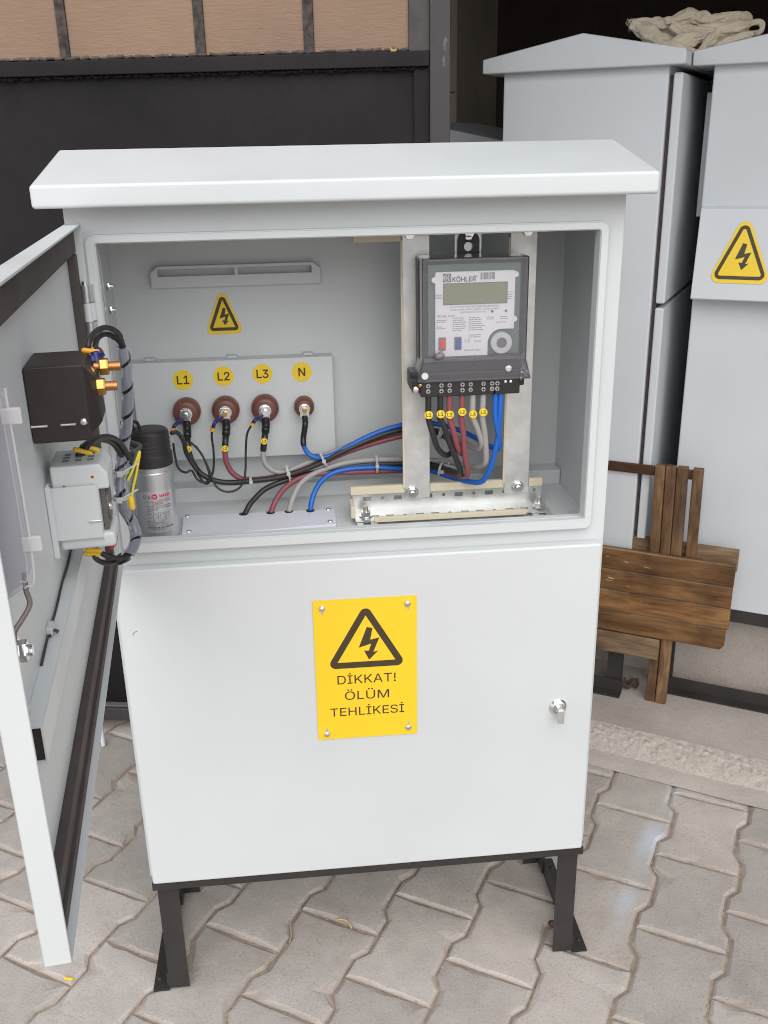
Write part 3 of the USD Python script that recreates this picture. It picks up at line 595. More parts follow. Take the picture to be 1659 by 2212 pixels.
lg = sbox(.5085, 1.2152, .5200, 1.2270).difference(Point(.51425, 1.2211).buffer(.0054).difference(Point(.51425, 1.2211).buffer(.0047)))
lgt = meshkit.text_mesh('KHL', .0058, .0002, True)
part(fpp, 'logo', [place(ext(lg, .0002), (0, fy, 0), X_, Z_, F_)], INKBLK, smooth=False)
lgt.vertices = (np.asarray(lgt.vertices) - [lgt.bounds[:, 0].mean(), 0, 0]) * [.0088 / lgt.extents[0], 1.2, 1]
part(fpp, 'logo_letters', [place(lgt, (.51425, fy - .0002, 1.2176), X_, Z_, F_)], FACE, smooth=False)
ptxt('KÖHLER', .5212, 1.2154, .0066, INKBLK, bold=True, sx=.98)
ptxt('NO:', .5535, 1.2212, .0026, INKBLK)
rb = random.Random(3); x = .5625; bars = []
while x < .5835:
    w_ = rb.choice((.0004, .0006, .001)); bars.append(box(x, x + w_, fy - .0002, fy, 1.2175, 1.2275)); x += w_ + rb.choice((.0004, .0006, .0009))
part(fpp, 'barcode', bars, INKG, smooth=False)
for s_, x, z, h in (('ÜÇ FAZLI DÖRT TELLİ DÖRT TARİFELİ HABERLEŞMELİ', .5185, 1.1782, .0018), ('DOĞRUDAN BAĞLI AKTİF - REAKTİF - KAPASİTİF ENERJİ', .5185, 1.1742, .0018), ('ELEKTRONİK ELEKTRİK SAYACI', .5335, 1.1702, .0018),
                    ('TİP: AEL.TF.20', .4990, 1.1650, .0027), ('IP 54', .6045, 1.1975, .0020), ('C E', .5405, 1.1270, .0040), ('0122', .5555, 1.1270, .0028), ('MADE IN TURKEY', .5400, 1.1140, .0022)):
    m = text(s_, h, .0002, False, mid=False)
    lim = {'ÜÇ': .073, 'DO': .073}.get(s_[:2]); 
    if lim: m.vertices = np.asarray(m.vertices) * [lim / m.extents[0], 1, 1]
    part(fpp, 'lettering', place(m, (x, fy, z), X_, Z_, F_), INKG if s_[0] != 'T' else INKBLK, smooth=False)
rows = []
rl = random.Random(11)
def fine(x, z, n, dz, w0, w1):      # fine print, too small to read in the photograph: short broken dashes
    for k in range(n):
        xx, end = x, x + rl.uniform(w0, w1)
        while xx < end:
            l_ = rl.uniform(.0012, .003); rows.append(box(xx, min(xx + l_, end), fy - .0002, fy, z - k * dz, z - k * dz + .0010)); xx += l_ + .0008
fine(.4990, 1.1600, 2, .0026, .012, .018); fine(.4990, 1.1505, 2, .0026, .008, .014); fine(.5230, 1.1625, 7, .0030, .012, .020); fine(.5470, 1.1625, 7, .0030, .014, .026)
fine(.5740, 1.1625, 2, .0028, .009, .012); fine(.5940, 1.1625, 2, .0028, .009, .012); fine(.5870, 1.1545, 1, .003, .015, .016); fine(.5470, 1.1370, 2, .003, .015, .018)
fine(.4975, 1.1965, 3, .0024, .008, .010); fine(.6040, 1.1945, 3, .0030, .006, .007)
part(fpp, 'fine_print', rows, INKG, smooth=False)
for x in (.5815, .6020): part(fpp, 'led_lens', cyl((x, fy, 1.1712), (x, fy - .001, 1.1712), .0020, 14), INKG)
for x, m in ((.5075, REDB), (.5310, BLUEB)):
    part(fpp, 'button_frame', [XZ(ext(sbox(x - .0055, 1.1165, x + .0050, 1.1355).buffer(-.001).buffer(.001).difference(sbox(x - .0035, 1.1180, x + .0045, 1.1330)), .0022), fy)], INKG, smooth=False)
    part(fpp, 'button', rbox(x - .0035, x + .0045, fy - .0030, fy, 1.1180, 1.1330, .0006), m)
part(mt, 'optical_ring', [lathe([(.0075, 0), (.0160, 0), (.0160, .0075), (.0152, .0085), (.0083, .0085), (.0075, .0078)], (.596, .0695, 1.1245), F_, 40)], RINGP, smooth=35)
part(mt, 'optical_port', [cyl((.596, .0695, 1.1245), (.596, .0655, 1.1245), .0074, 28)], INKG)
part(mt, 'seal', [hull([(.4985, .0515, 1.110), (.4985, .0535, 1.110), (.504, .0515, 1.111)], .0050, 12), cyl((.500, .0540, 1.115), (.510, .0540, 1.119), .0006, 6)], paint('dull_lead', (.20, .17, .18), rough=.5, metal=.3))
# terminal block with screws
tb = part(mt, 'terminal_block', [rbox(.4745, .6255, .0600, MB - .04, 1.0470, 1.0735, .002), rbox(.4625, .4770, .066, MB - .04, 1.0530, 1.0735, .002), rbox(.622, .6335, .066, MB - .04, 1.0580, 1.0735, .002)], BLACK)
c7 = lambda a, y: at((1200 + a[0] * .4822) / 1.4756, (680 + a[1] * .4822) / 1.4756, 1, y)
TX = [c7((x, 1200), .062)[0] for x in (345, 425, 485, 568, 640, 708, 790, 825)]
for k, x in enumerate((.4855, .5055, .5180, .5375, .5500, .5695, .5825, .5905)):
    for z in (1.0560, 1.0645):
        part(tb, 'terminal_screw', lathe([(.0034, 0), (.0034, .0012), (.0030, .0016), (.0014, .0016), (.0012, .0008), (0, .0008)], (x, .0600, z), F_, 14), ANGLE, smooth=25)
        part(tb, 'screw_slot', [box(x - .0024, x + .0024, .05815, .0586, z - .0005, z + .0005), box(x - .0005, x + .0005, .0580, .0586, z - .0024, z + .0024)], BLACK, smooth=False)
    part(tb, 'terminal_mouth', box(x - .0052, x + .0052, .0592, .0599, 1.0482, 1.0525), BOXBR, smooth=False)
for x in (.603, .611): part(tb, 'terminal_screw', screw((x, .0600, 1.0660), F_, .0026, .0015), STEEL)
part(tb, 'sealing_screw', screw((.4735, .0595, 1.0660), F_, .0030, .002), BRASS); part(tb, 'sealing_screw', screw((.6275, .0650, 1.0690), F_, .0030, .002), BRASS)
part(tb, 'fixing_screw', screw((.4680, .0655, 1.0580), F_, .0050, .002), STEEL)
# ---------------------------------------------------------------- cables
c6 = lambda a, y: at((250 + a[0] * .6329) / 1.4756, (1250 + a[1] * .6329) / 1.4756, 1, y)
c8 = lambda a, y: at((1050 + a[0] * .5726) / 1.4756, (1250 + a[1] * .5726) / 1.4756, 1, y)
def P6(L): return [c6(p[:2], p[2]) for p in L]
def P8(L): return [c8(p[:2], p[2]) for p in L]
def marker(cable, s_, c, r=.0062, n=None):
    n = unit(CAM * [1, 1, .9] - c) * [1, 1, .25]; n = unit(n); u = unit(np.cross(Z_, n)); v = np.cross(n, u)
    d_ = part(cable, 'marker', place(ext(Point(0, 0).buffer(r, quad_segs=8), .0008), c, u, v, n), YEL2, smooth=False, label='yellow marker lettered %s' % s_)
    part(d_, 'lettering', place(text(s_, r * .85, .0002, True), c + n * .0008 - v * r * .42, u, v, n), INK, smooth=False)
CR = .0046
def term(k, y0=.062): return np.array([TX[k], y0 + .004, 1.0480])
TI = [0, 2, 4, 6]; TO = [1, 3, 5, 7]
y = .19
IN = {
 'L1': P6([(545, 215, .196), (550, 260, .194), (560, 310, .192), (580, 360, .190), (620, 412, .188), (690, 446, .187), (770, 456, .187), (870, 447, .187), (970, 436, .187), (1080, 410, .187), (1200, 366, .187), (1300, 314, .187), (1420, 258, .19), (1530, 215, .192), (1625, 190, .194)]) + P8([(480, 200, .196), (560, 210, .190), (620, 232, .17), (672, 275, .135), (690, 322, .105), (650, 352, .085), (605, 315, .074), (578, 240, .068)]),
 'L2': P6([(740, 250, .198), (738, 300, .197), (745, 350, .196), (768, 398, .195), (805, 428, .194), (845, 440, .194), (960, 432, .195), (1090, 400, .196), (1210, 360, .197), (1310, 318, .197), (1420, 278, .198), (1530, 245, .199), (1625, 222, .2)]) + P8([(480, 232, .2), (580, 225, .19), (650, 240, .165), (715, 292, .125), (735, 342, .092), (714, 310, .076), (692, 225, .069)]),
 'L3': P6([(938, 230, .198), (932, 280, .198), (932, 330, .197), (950, 372, .196), (990, 398, .195), (1035, 402, .195), (1090, 383, .196), (1180, 345, .199), (1300, 295, .202), (1450, 240, .204), (1625, 205, .206)]) + P8([(480, 215, .205), (600, 215, .2), (690, 245, .17), (775, 295, .125), (825, 318, .095), (848, 285, .078), (822, 200, .07)]),
 'N': P6([(1136, 140, .198), (1134, 190, .197), (1132, 245, .195), (1144, 290, .192), (1175, 322, .189), (1222, 330, .189), (1290, 311, .189), (1370, 268, .190), (1460, 222, .191), (1550, 187, .192), (1625, 167, .193)]) + P8([(480, 168, .196), (560, 172, .194), (640, 186, .188), (730, 215, .175), (820, 258, .15), (890, 300, .115), (940, 318, .088), (948, 280, .075), (932, 190, .068)]),
}
OUT = {
 'L1': P6([(838, 616, .150), (858, 575, .155), (885, 540, .165), (935, 492, .178), (1005, 458, .188), (1090, 432, .192), (1200, 402, .194), (1340, 376, .196), (1500, 362, .198), (1625, 360, .2)]) + P8([(480, 390, .2), (560, 402, .19), (640, 425, .165), (700, 446, .125), (730, 450, .095), (712, 390, .078), (672, 290, .072), (638, 190, .068)]),
 'L2': P6([(968, 610, .150), (985, 565, .156), (1008, 522, .165), (1045, 478, .176), (1100, 440, .186), (1170, 416, .190), (1260, 408, .192), (1400, 402, .194), (1625, 394, .2)]) + P8([(480, 425, .2), (580, 435, .19), (680, 455, .15), (750, 470, .105), (770, 448, .085), (756, 360, .076), (746, 240, .070)]),
 'L3': P6([(1060, 604, .150), (1072, 555, .156), (1092, 505, .165), (1120, 460, .175), (1172, 418, .186), (1250, 384, .192), (1350, 355, .195), (1480, 341, .198), (1625, 338, .2)]) + P8([(480, 372, .2), (560, 380, .195), (640, 385, .185), (730, 402, .155), (810, 416, .115), (862, 400, .090), (872, 350, .080), (864, 230, .072)]),
 'N': P6([(1168, 598, .150), (1174, 555, .155), (1188, 508, .164), (1216, 458, .175), (1268, 414, .186), (1340, 391, .190), (1420, 382, .192), (1520, 380, .194), (1625, 386, .197)]) + P8([(480, 418, .2), (560, 435, .19), (640, 460, .165), (740, 490, .13), (835, 502, .10), (878, 460, .088), (912, 370, .080), (938, 250, .073)]),
}
CM = {'L1': W_BLACK, 'L2': W_RED, 'L3': W_GREY, 'N': W_BLUE}; CN = {'L1': 'black', 'L2': 'maroon', 'L3': 'grey', 'N': 'blue'}
for k, s_ in enumerate(('L1', 'L2', 'L3', 'N')):
    nz = NUT[s_]; pts = IN[s_]
    x = TX[TI[k]]; end = [np.array([x + .0005, .067, 1.012]), np.array([x, .0665, 1.032]), np.array([x, .0665, 1.0480])]
    full = [nz + np.array([0, 0, -.0105]), nz + np.array([0, -.001, -.026])] + [p for i_, p in enumerate(pts) if i_ > 4 or p[2] < nz[2] - .034] + end
    cb = thing('cable', nz, '%s cable from the %s insulator up to the meter terminals' % (CN[s_], {'L1': 'first', 'L2': 'second', 'L3': 'third', 'N': 'small fourth'}[s_]), 'cable', 'cables from the insulators to the meter')
    C = spline(full, 6); part(cb, 'insulation', tube(C, CR * (.92 if s_ == 'N' else 1.0), 10, raw=True), CM[s_], smooth=True)
    L = np.concatenate([[0], np.cumsum(np.linalg.norm(np.diff(C, axis=0), axis=1))])
    n1 = C[L < (.030 if s_ != 'N' else .012)]; n2 = C[L < (.056 if s_ != 'L3' else .064)]
    part(cb, 'shrink_sleeve', [tube(n2, np.where(np.arange(len(n2)) > len(n2) - 1.5, CR * 1.02, CR * 1.16) * (1.0 if s_ != 'N' else .92), 12, raw=True)], SLEEVE, smooth=True)
    if s_ != 'N': part(cb, 'lug_sleeve', [tube(n1, np.linspace(.0072, .0066, len(n1)), 12, raw=True)], SLEEVE, smooth=True)
    if s_ != 'N':
        m_ = C[np.argmin(abs(L - {'L1': .052, 'L2': .051, 'L3': .043}[s_]))]
        marker(cb, s_, m_ + unit(CAM - m_) * .0060, .0053)
        m_ = np.array([x, .0610, 1.0195 - .001 * k]); marker(cb, s_, m_)
for k, s_ in enumerate(('L1', 'L2', 'L3', 'N')):
    x = TX[TO[k]]; full = OUT[s_] + [np.array([x - .0005, .067, 1.012]), np.array([x, .0665, 1.032]), np.array([x, .0665, 1.0480])]
    cb = thing('cable', full[0], '%s cable rising out of the white plate on the cabinet floor to the meter' % CN[s_], 'cable', 'cables from the floor plate to the meter')
    part(cb, 'insulation', tube(full, CR * (.95 if s_ == 'N' else 1.0), 10, 6), CM[s_], smooth=True)
    if s_ != 'N': marker(cb, s_, np.array([x, .0610, 1.0205 + (.0015 if k == 1 else -.0005)]))
# nylon ties on the bundles
def tie(c, d, R, label, tail):
    d = unit(d); u = unit(np.cross(d, Z_ if abs(d[2]) < .9 else X_)); v = np.cross(d, u)
    a = np.linspace(0, 2 * math.pi, 25); loop = [c + (np.cos(q) * u * R[0] + np.sin(q) * v * R[1]) for q in a]
    ti = thing('cable_tie', c, label, 'cable tie', 'nylon ties on the cable bundles')
    part(ti, 'strap', trimesh.util.concatenate([tube([p + d * o for p in loop], .0009, 6, raw=True) for o in (-.0012, 0, .0012)]), TIE, smooth=True)
    h = c + np.array([0, -R[0] - .002, 0]); part(ti, 'head', rbox(h[0] - .003, h[0] + .003, h[1] - .002, h[1] + .002, h[2] - .003, h[2] + .003, .0008), TIE)
    if tail: part(ti, 'tail', tube(spline([h, h + np.array(tail) * .5, h + np.array(tail)], 3), .0010, 6, raw=True), TIE, smooth=True)
tie(c6((870, 446), .188), (1, 0, .1), (.0075, .0075), 'white nylon tie round the black cable, nearest the second insulator', (0, 0, .003))
tie(c6((1058, 402), .190), (1, 0, .25), (.009, .012), 'white nylon tie where the grey cable joins the bundle below the N insulator', (.002, -.002, -.012))
tie(c6((1235, 338), .190), (1, 0, .45), (.010, .013), 'white nylon tie with long tail over the blue cable beside the terminal panel', (-.006, -.004, .014))
tie(c6((1502, 362), .195), (1, 0, .02), (.010, .015), 'white nylon tie on the lower bundle left of the rails', (0, -.004, .014))
tie(c8((620, 432), .175), (1, -.5, -.2), (.010, .012), 'white nylon tie on the lower bundle between the two rails', (.012, -.006, .018))
tie(c8((622, 228), .172), (1, -.5, -.2), (.009, .010), 'white nylon tie on the upper bundle between the two rails', (.0, -.004, .008))
# thin black leads clipped to the insulators
LR = .0019
thin = {
 'L1': [(487, 165, .186), (478, 182, .186), (500, 205, .19), (530, 240, .195), (560, 290, .199), (580, 350, .196), (600, 410, .190), (640, 460, .186), (662, 440, .183), (650, 380, .186), (625, 320, .192), (590, 275, .199), (560, 250, .203)],
 'L2': [(690, 150, .186), (674, 186, .186), (672, 230, .188), (680, 290, .188), (682, 360, .186), (672, 420, .184), (640, 455, .182), (600, 440, .182), (570, 395, .184), (540, 405, .180), (505, 385, .165), (488, 330, .13), (478, 260, .105)],
 'L3': [(895, 135, .186), (876, 160, .186), (850, 210, .188), (843, 290, .188), (842, 380, .184), (832, 450, .178), (800, 490, .174), (750, 502, .172), (705, 485, .174), (680, 450, .178), (662, 400, .184), (630, 330, .19), (590, 270, .2)],
}
for s_, L in thin.items():
    pts = P6(L); w_ = thing('thin_lead', pts[0], {'L1': 'thin black lead with blue lug looping below the first insulator', 'L2': 'thin black lead with blue lug hanging from the second insulator', 'L3': 'thin black lead with blue lug in a wide loop from the third insulator'}[s_], 'wire', 'thin black leads from the insulators')
    part(w_, 'insulation', tube(pts, LR, 8, 6), W_BLACK, smooth=True)
    n0 = NUT[s_] + np.array([-.004, -.006, -.004]); part(w_, 'lug', [tube(spline([n0, pts[0], pts[1] + (pts[0] - pts[1]) * .25], 4), .0033, 8, raw=True)], LUGBLUE, smooth=True)
    part(w_, 'ring_marker', cyl(pts[1] + (pts[0] - pts[1]) * .2, pts[1] + (pts[0] - pts[1]) * -.12 + [0, 0, -.002], .0036, 12), OCLIP)

# ---------------------------------------------------------------- capacitor
co = np.array([.0655, .082, .836]); R_ = .0298
cp = thing('capacitor', co, 'silver aluminium capacitor can with black plastic cap standing in the cabinet corner', 'capacitor')
part(cp, 'can', lathe([(R_ - .001, 0), (R_, .001), (R_, .112), (R_ - .0011, .1135), (R_, .115), (R_, .1215), (0, .1215)], co, Z_, 48), ALU, smooth=30)
part(cp, 'cap', lathe([(R_ + .0016, .1216), (R_ + .0018, .137), (R_ + .0012, .1395), (R_ - .0005, .141), (R_ - .0008, .1695), (R_ - .0018, .1730), (R_ - .0045, .1755), (R_ - .009, .1765), (0, .1765)] + [], co, Z_, 48), BLACK, smooth=30)
part(cp, 'cap_rib', [lathe([(R_ - .0006, .146 + k * .0065), (R_ + .0003, .147 + k * .0065), (R_ - .0006, .148 + k * .0065)], co, Z_, 48) for k in range(3)], BLACK, smooth=60)
ca = math.atan2(CAM[1] - co[1], CAM[0] - co[0]) + .04
lab = part(cp, 'label', bend(trimesh.creation.box((.050, .066, .0004)).subdivide().subdivide().subdivide(), co, R_ + .0003, .052, ca), SILVERL, smooth=False)
def ctext(s_, x, z, h, m, wd=None, bold=False):
    k = text(s_, h, .0002, bold, mid=False)
    if wd: k.vertices = np.asarray(k.vertices) * [wd / k.extents[0], 1, 1]
    k.apply_translation((x, z, 0)); part(lab, 'lettering', bend(k, co, R_ + .0006, 0, ca), m, smooth=False)
ctext('C E', -.0215, .0750, .0050, INKBLK, .0115); ctext('MAKEL', .0035, .0760, .0050, INKRED, .0185, True)
k = ext(Point(0, 0).buffer(.0044), .0002); k.apply_translation((-.0035, .0778, 0)); lo = part(lab, 'logo', bend(k, co, R_ + .0006, 0, ca), INKRED, smooth=False)
k = text('m', .0042, .0002, True); k.apply_translation((-.0035, .0762, .0002)); part(lab, 'logo_letter', bend(k, co, R_ + .0006, 0, ca), SILVERL, smooth=False)
ctext('WARNING', -.0075, .0650, .0030, INKRED, .0160)
for z, s_, x, wd in ((.0712, 'POWER CAPACITOR', -.001, .022), (.0685, 'LOW VOLTAGE SELF HEALING CAPACITOR', -.021, .042), (.0620, 'DISCHARGE BEFORE HANDLING', -.019, .040), (.0590, 'DO NOT TOUCH THE TERMINALS', -.014, .036), (.0565, 'TERMINALS', -.018, .018), (.0538, 'TYPE', -.018, .008)):
    ctext(s_, x, z, .0018, INKG, wd)
for z in (.0525, .0475, .0425): part(lab, 'table_line', bend(trimesh.creation.box((.040, .0004, .0002)).subdivide().subdivide().apply_translation((.001, z, 0)), co, R_ + .0006, 0, ca), INKG, smooth=False)
for x in (-.008, .003, .016): part(lab, 'table_line', bend(trimesh.creation.box((.0004, .010, .0002)).apply_translation((x, .0475, 0)), co, R_ + .0006, 0, ca), INKG, smooth=False)
for s_, x, z, h, wd in (('kVAr', -.017, .0490, .0022, .007), ('Un (V)', -.006, .0490, .0022, .007), ('In (A)', .005, .0490, .0022, .008), ('5', -.015, .0438, .0024, .003), ('50', -.004, .0438, .0024, .004), ('7,2', .007, .0438, .0024, .005),
                        ('50 Hz', -.019, .0380, .0020, .012), ('-25 / D', .001, .0382, .0020, .010), ('DISCHARGE RESISTOR INSIDE', -.019, .0348, .0020, .028), ('IEC 831', -.018, .0310, .0020, .012), ('IP 20', .004, .0312, .0020, .010),
                        ('OVERPRESSURE DISCONNECTOR', -.019, .0268, .0022, .041), ('MADE IN TURKEY', -.012, .0236, .0019, .020)):
    ctext(s_, x, z, h, INKBLK if 'OVER' in s_ else INKG, wd)
top = co + [0, 0, .176]
for k, dx in enumerate((-.021, -.012)):
    a_ = [top + [dx, 0, -.003], top + [dx - .004, -.004, .012], top + [dx - .014, -.020, .016 - k * .004], top + [dx - .030, -.060, .008 - k * .006], at(300 - 6 * k, 960 + 14 * k, 1, -.15), at(284, 980 + 20 * k, 1, -.28)]
    cw = thing('capacitor_lead', top, ('thin black lead arching off the capacitor cap, the upper of two', 'thin black lead arching off the capacitor cap, the lower of two')[k], 'wire', 'black leads from the capacitor to the spiral wrap')
    part(cw, 'insulation', tube(a_, .0026, 8, 6), W_BLACK, smooth=True)
a_ = [c6((470, 205), .11), c6((500, 205), .13), c6((530, 250), .165), c6((545, 310), .178), c6((600, 400), .178)]
cw = thing('capacitor_lead', a_[0], 'thick dark lead running from behind the capacitor cap to the cable bundle', 'wire'); part(cw, 'insulation', tube(a_, .0036, 8, 6), W_BLACK, smooth=True)

# ---------------------------------------------------------------- devices on the open door
ds = DP3(.44, .0, 1.19)
tr = thing('measuring_transformer', ds, 'dark brown box shaped device with brass terminals on the inner face of the open door', 'transformer')
part(tr, 'housing', [dbox(.404, .473, .0008, .0515, 1.159, 1.2275, .0018)], BOXBR, smooth=30)
part(tr, 'side_cover', [hull([DP3(s, n, z) for s, n, z in ((.408, .0515, 1.165), (.466, .0515, 1.165), (.408, .0515, 1.222), (.466, .0515, 1.222), (.415, .0590, 1.172), (.455, .0590, 1.172), (.415, .0570, 1.212), (.455, .0570, 1.212))], .0015, 8)], BOXBR, smooth=30)
for a, b in ((.0012, .0150), (.0262, .0390)): part(tr, 'threaded_rod', lathe([(.0010, 0)] + [(.0010 + .0003 * (k % 2), (b - a) * k / 30) for k in range(31)] + [(0, b - a)], DP3(.4738, a, 1.1752), DN, 8), STEEL)
part(tr, 'screw', screw(DP3(.4732, .0460, 1.1768), DS, .0034, .0024), STEEL)
for (s, n, z, m, l_) in ((.425, .0600, 1.2150, BRASS, .012), (.447, .0570, 1.2015, BRASS, .012)):
    o = DP3(s, n - .004, z); tk_ = part(tr, 'terminal_post', [cyl(o, o + DN * .0235, .0043, 14)], COPPER)
    part(tk_, 'terminal_nut', [hexnut(o + DN * .0045, DN, .0082, .0085)], m, smooth=20)
for (s, n, z) in ((.440, .0545, 1.2150), (.452, .0525, 1.2085), (.452, .0535, 1.1980)):
    part(tr, 'terminal_screw', [screw(DP3(s, n - .002, z), unit(DN + DS * .6), .0048, .0070)], BRASS)
part(tr, 'paper_tag', place(ext(Polygon([(0, 0), (.005, .004), (.003, .012), (-.002, .006)]), .0003), DP3(.452, .0592, 1.166), DS * -1, Z_), FACE, smooth=False)

bm = thing('breaker_box', DP3(.42, .0, 1.05), 'light grey sheet steel breaker box with slotted top on the open door', 'breaker box')
part(bm, 'front_plate', [dbox(.4490, .4510, .0008, .0470, 1.0565, 1.1095, .0006)], GREY)
part(bm, 'side_plate', [dbox(.400, .4490, .0460, .0478, 1.0540, 1.1080, .0006)], GREY)
part(bm, 'lower_shell', [dbox(.396, .4470, .0060, .0580, 1.0445, 1.0600, .004)], GREY)
part(bm, 'upper_shell', [hull([DP3(s, n, z) for s, n, z in ((.3935, .0090, 1.106), (.4440, .0090, 1.106), (.3935, .0555, 1.106), (.4440, .0555, 1.106), (.3935, .0090, 1.126), (.4440, .0090, 1.126), (.3935, .0500, 1.126), (.4440, .0500, 1.126), (.4440, .0555, 1.118), (.3935, .0555, 1.118))], .0025, 12)], GREY)
part(bm, 'mounting_foot', [dbox(.440, .4485, .0006, .0040, 1.088, 1.112, .001), dbox(.452, .4535, .0006, .0060, 1.040, 1.112, .0006)], GREY)
for n in (.0170, .0285, .0395):
    for s in (.408, .418, .428): part(bm, 'top_slot', dbox(s, s + .0045, n, n + .0055, 1.1284, 1.1292), INKG, smooth=False)
for n, z in ((.0175, 1.1090), (.0440, 1.1165)): part(bm, 'rivet_hole', screw(DP3(.4464, n, z), DS, .0016, .0004), COPPER)
part(bm, 'inner_mechanism', [cyl(DP3(.42, .0480, 1.083), DP3(.42, .0545, 1.083), .019, 20), dbox(.405, .44, .0480, .0530, 1.060, 1.105, .001)], paint('dark_metal', (.14, .13, .12), rough=.5, metal=.5))
part(bm, 'screw', [screw(DP3(.432, .0545, 1.082), DN, .0042, .003), cyl(DP3(.4512, .038, 1.0745), DP3(.4530, .038, 1.0745), .001, 8), cyl(DP3(.4515, .036, 1.0745), DP3(.4515, .0475, 1.0745), .0013, 8)], STEEL)

# clear cover near the free edge
ac = thing('clear_plastic_cover', DP3(.70, .0, 1.2), 'clear plastic cover with frosted edges on the open door near its free edge', 'cover')
outl = Polygon([(.0006, 1.105), (.012, 1.118), (.0215, 1.124), (.0290, 1.140), (.0295, 1.262), (.0006, 1.262)])
def NZ(poly, s, th): return place(ext(poly, th), DO + DS * s, DN, Z_, DS)
part(ac, 'sheet', NZ(outl.buffer(-.0012, join_style=2), .7060, .0015), ACRYL, smooth=False)
part(ac, 'sheet', NZ(outl.buffer(-.0012, join_style=2), .6960, .0015), ACRYL, smooth=False)
part(ac, 'edge_strip', tube([DP3(.7072, .0290, 1.262), DP3(.7072, .0288, 1.140), DP3(.7072, .0212, 1.1245)], .0008, 6, 6), ACRYLE)
part(ac, 'edge_strip', tube([DP3(.7072, .0250, 1.262), DP3(.7072, .0248, 1.142), DP3(.7072, .0185, 1.129)], .0006, 6, 6), ACRYLE)
for z in (1.2440, 1.1560): part(ac, 'tab', dbox(.7050, .7085, .0235, .0365, z - .0055, z + .0055, .0012), ACRYLE)

# spiral wrapped loom that joins the door devices to the capacitor
LM = [(720, 180, -.425), (722, 130, -.42), (760, 55, -.40), (835, 15, -.38), (915, 35, -.37), (975, 100, -.365), (1015, 190, -.36), (1035, 330, -.355), (1048, 480, -.35), (1053, 640, -.345), (1050, 790, -.34), (1040, 930, -.335), (1020, 1060, -.335), (998, 1200, -.34), (985, 1340, -.345), (980, 1470, -.35), (985, 1570, -.355), (1015, 1680, -.355), (1070, 1770, -.35), (1110, 1850, -.35), (1130, 1940, -.355), (1105, 2050, -.37), (1040, 2130, -.385), (960, 2165, -.395), (860, 2165, -.405), (780, 2130, -.41), (735, 2080, -.415)]
pc = lambda a: at((50 + a[0] * .3391) / 1.4756, (1050 + a[1] * .3391) / 1.4756, 1, a[2])
C = spline([pc(a) for a in LM], 8); T, N, B = frames(C)
lm = thing('wire_loom', C[len(C) // 2], 'black wires bundled in translucent spiral wrap, looping between the door devices', 'wire loom')
nc = len(C); tt = np.arange(nc) / nc
for k in range(2):
    ph = 2 * math.pi * k / 2; sp = np.where((tt < .18) | (tt > .88), .0040, .0022)
    Q = C + (np.cos(ph + tt * 14)[:, None] * N + np.sin(ph + tt * 14)[:, None] * B) * sp[:, None]
    part(lm, 'wire', tube(Q, np.where((tt < .2) | (tt > .88), .0028, .0024), 8, raw=True), W_BLACK, smooth=True)
i0, i1 = int(nc * .22), int(nc * .885)
def helix(i0, i1, R, pitch, cover, th=.0006):
    Cs = C[i0:i1]; 
    L = np.concatenate([[0], np.cumsum(np.linalg.norm(np.diff(Cs, axis=0), axis=1))]); m = 900
    q = np.linspace(0, L[-1], m); P_ = np.stack([np.interp(q, L, Cs[:, k]) for k in range(3)], 1); T_, N_, B_ = frames(P_)
    V, F = [], []; nseg = 22
    for j in range(nseg + 1):
        w_ = (j / nseg - .5) * pitch * cover; qq = np.clip(q + w_, 0, L[-1]); Pj = np.stack([np.interp(qq, q, P_[:, k]) for k in range(3)], 1)
        Nj = np.stack([np.interp(qq, q, N_[:, k]) for k in range(3)], 1); Bj = np.stack([np.interp(qq, q, B_[:, k]) for k in range(3)], 1)
        a = 2 * math.pi * q / pitch; V.append(Pj + R * (np.cos(a)[:, None] * Nj + np.sin(a)[:, None] * Bj))
    V = np.stack(V, 1); n = nseg + 1
    for i in range(m - 1):
        for j in range(nseg): a = i * n + j; F += [(a, a + n, a + n + 1), (a, a + n + 1, a + 1)]
    return trimesh.Trimesh(V.reshape(-1, 3), F, process=False)
part(lm, 'spiral_wrap', helix(i0, i1, .0060, .030, .86), WRAP, smooth=True)
for k, (a, m) in enumerate((((705, 205, -.43), OCLIP), ((740, 190, -.422), OCLIP), ((735, 2075, -.42), YCLIP), ((715, 2110, -.418), YCLIP))):
    o = pc(a); part(lm, 'end_sleeve', hull([o + DN * .006 - Z_ * .001, o - DN * .006 + Z_ * .001], .0026, 10), m, label='small orange wire sleeve' if k < 2 else 'small yellow wire sleeve')
for a, b in (((745, 215, -.43), (770, 330, -.435)), ((725, 260, -.432), (730, 320, -.436)), ((770, 200, -.425), (800, 250, -.43))):
    part(lm, 'wire_lug', tube(spline([pc(a), (pc(a) + pc(b)) / 2, pc(b)], 3), .0042, 10, raw=True), LUGBLUE, smooth=True)
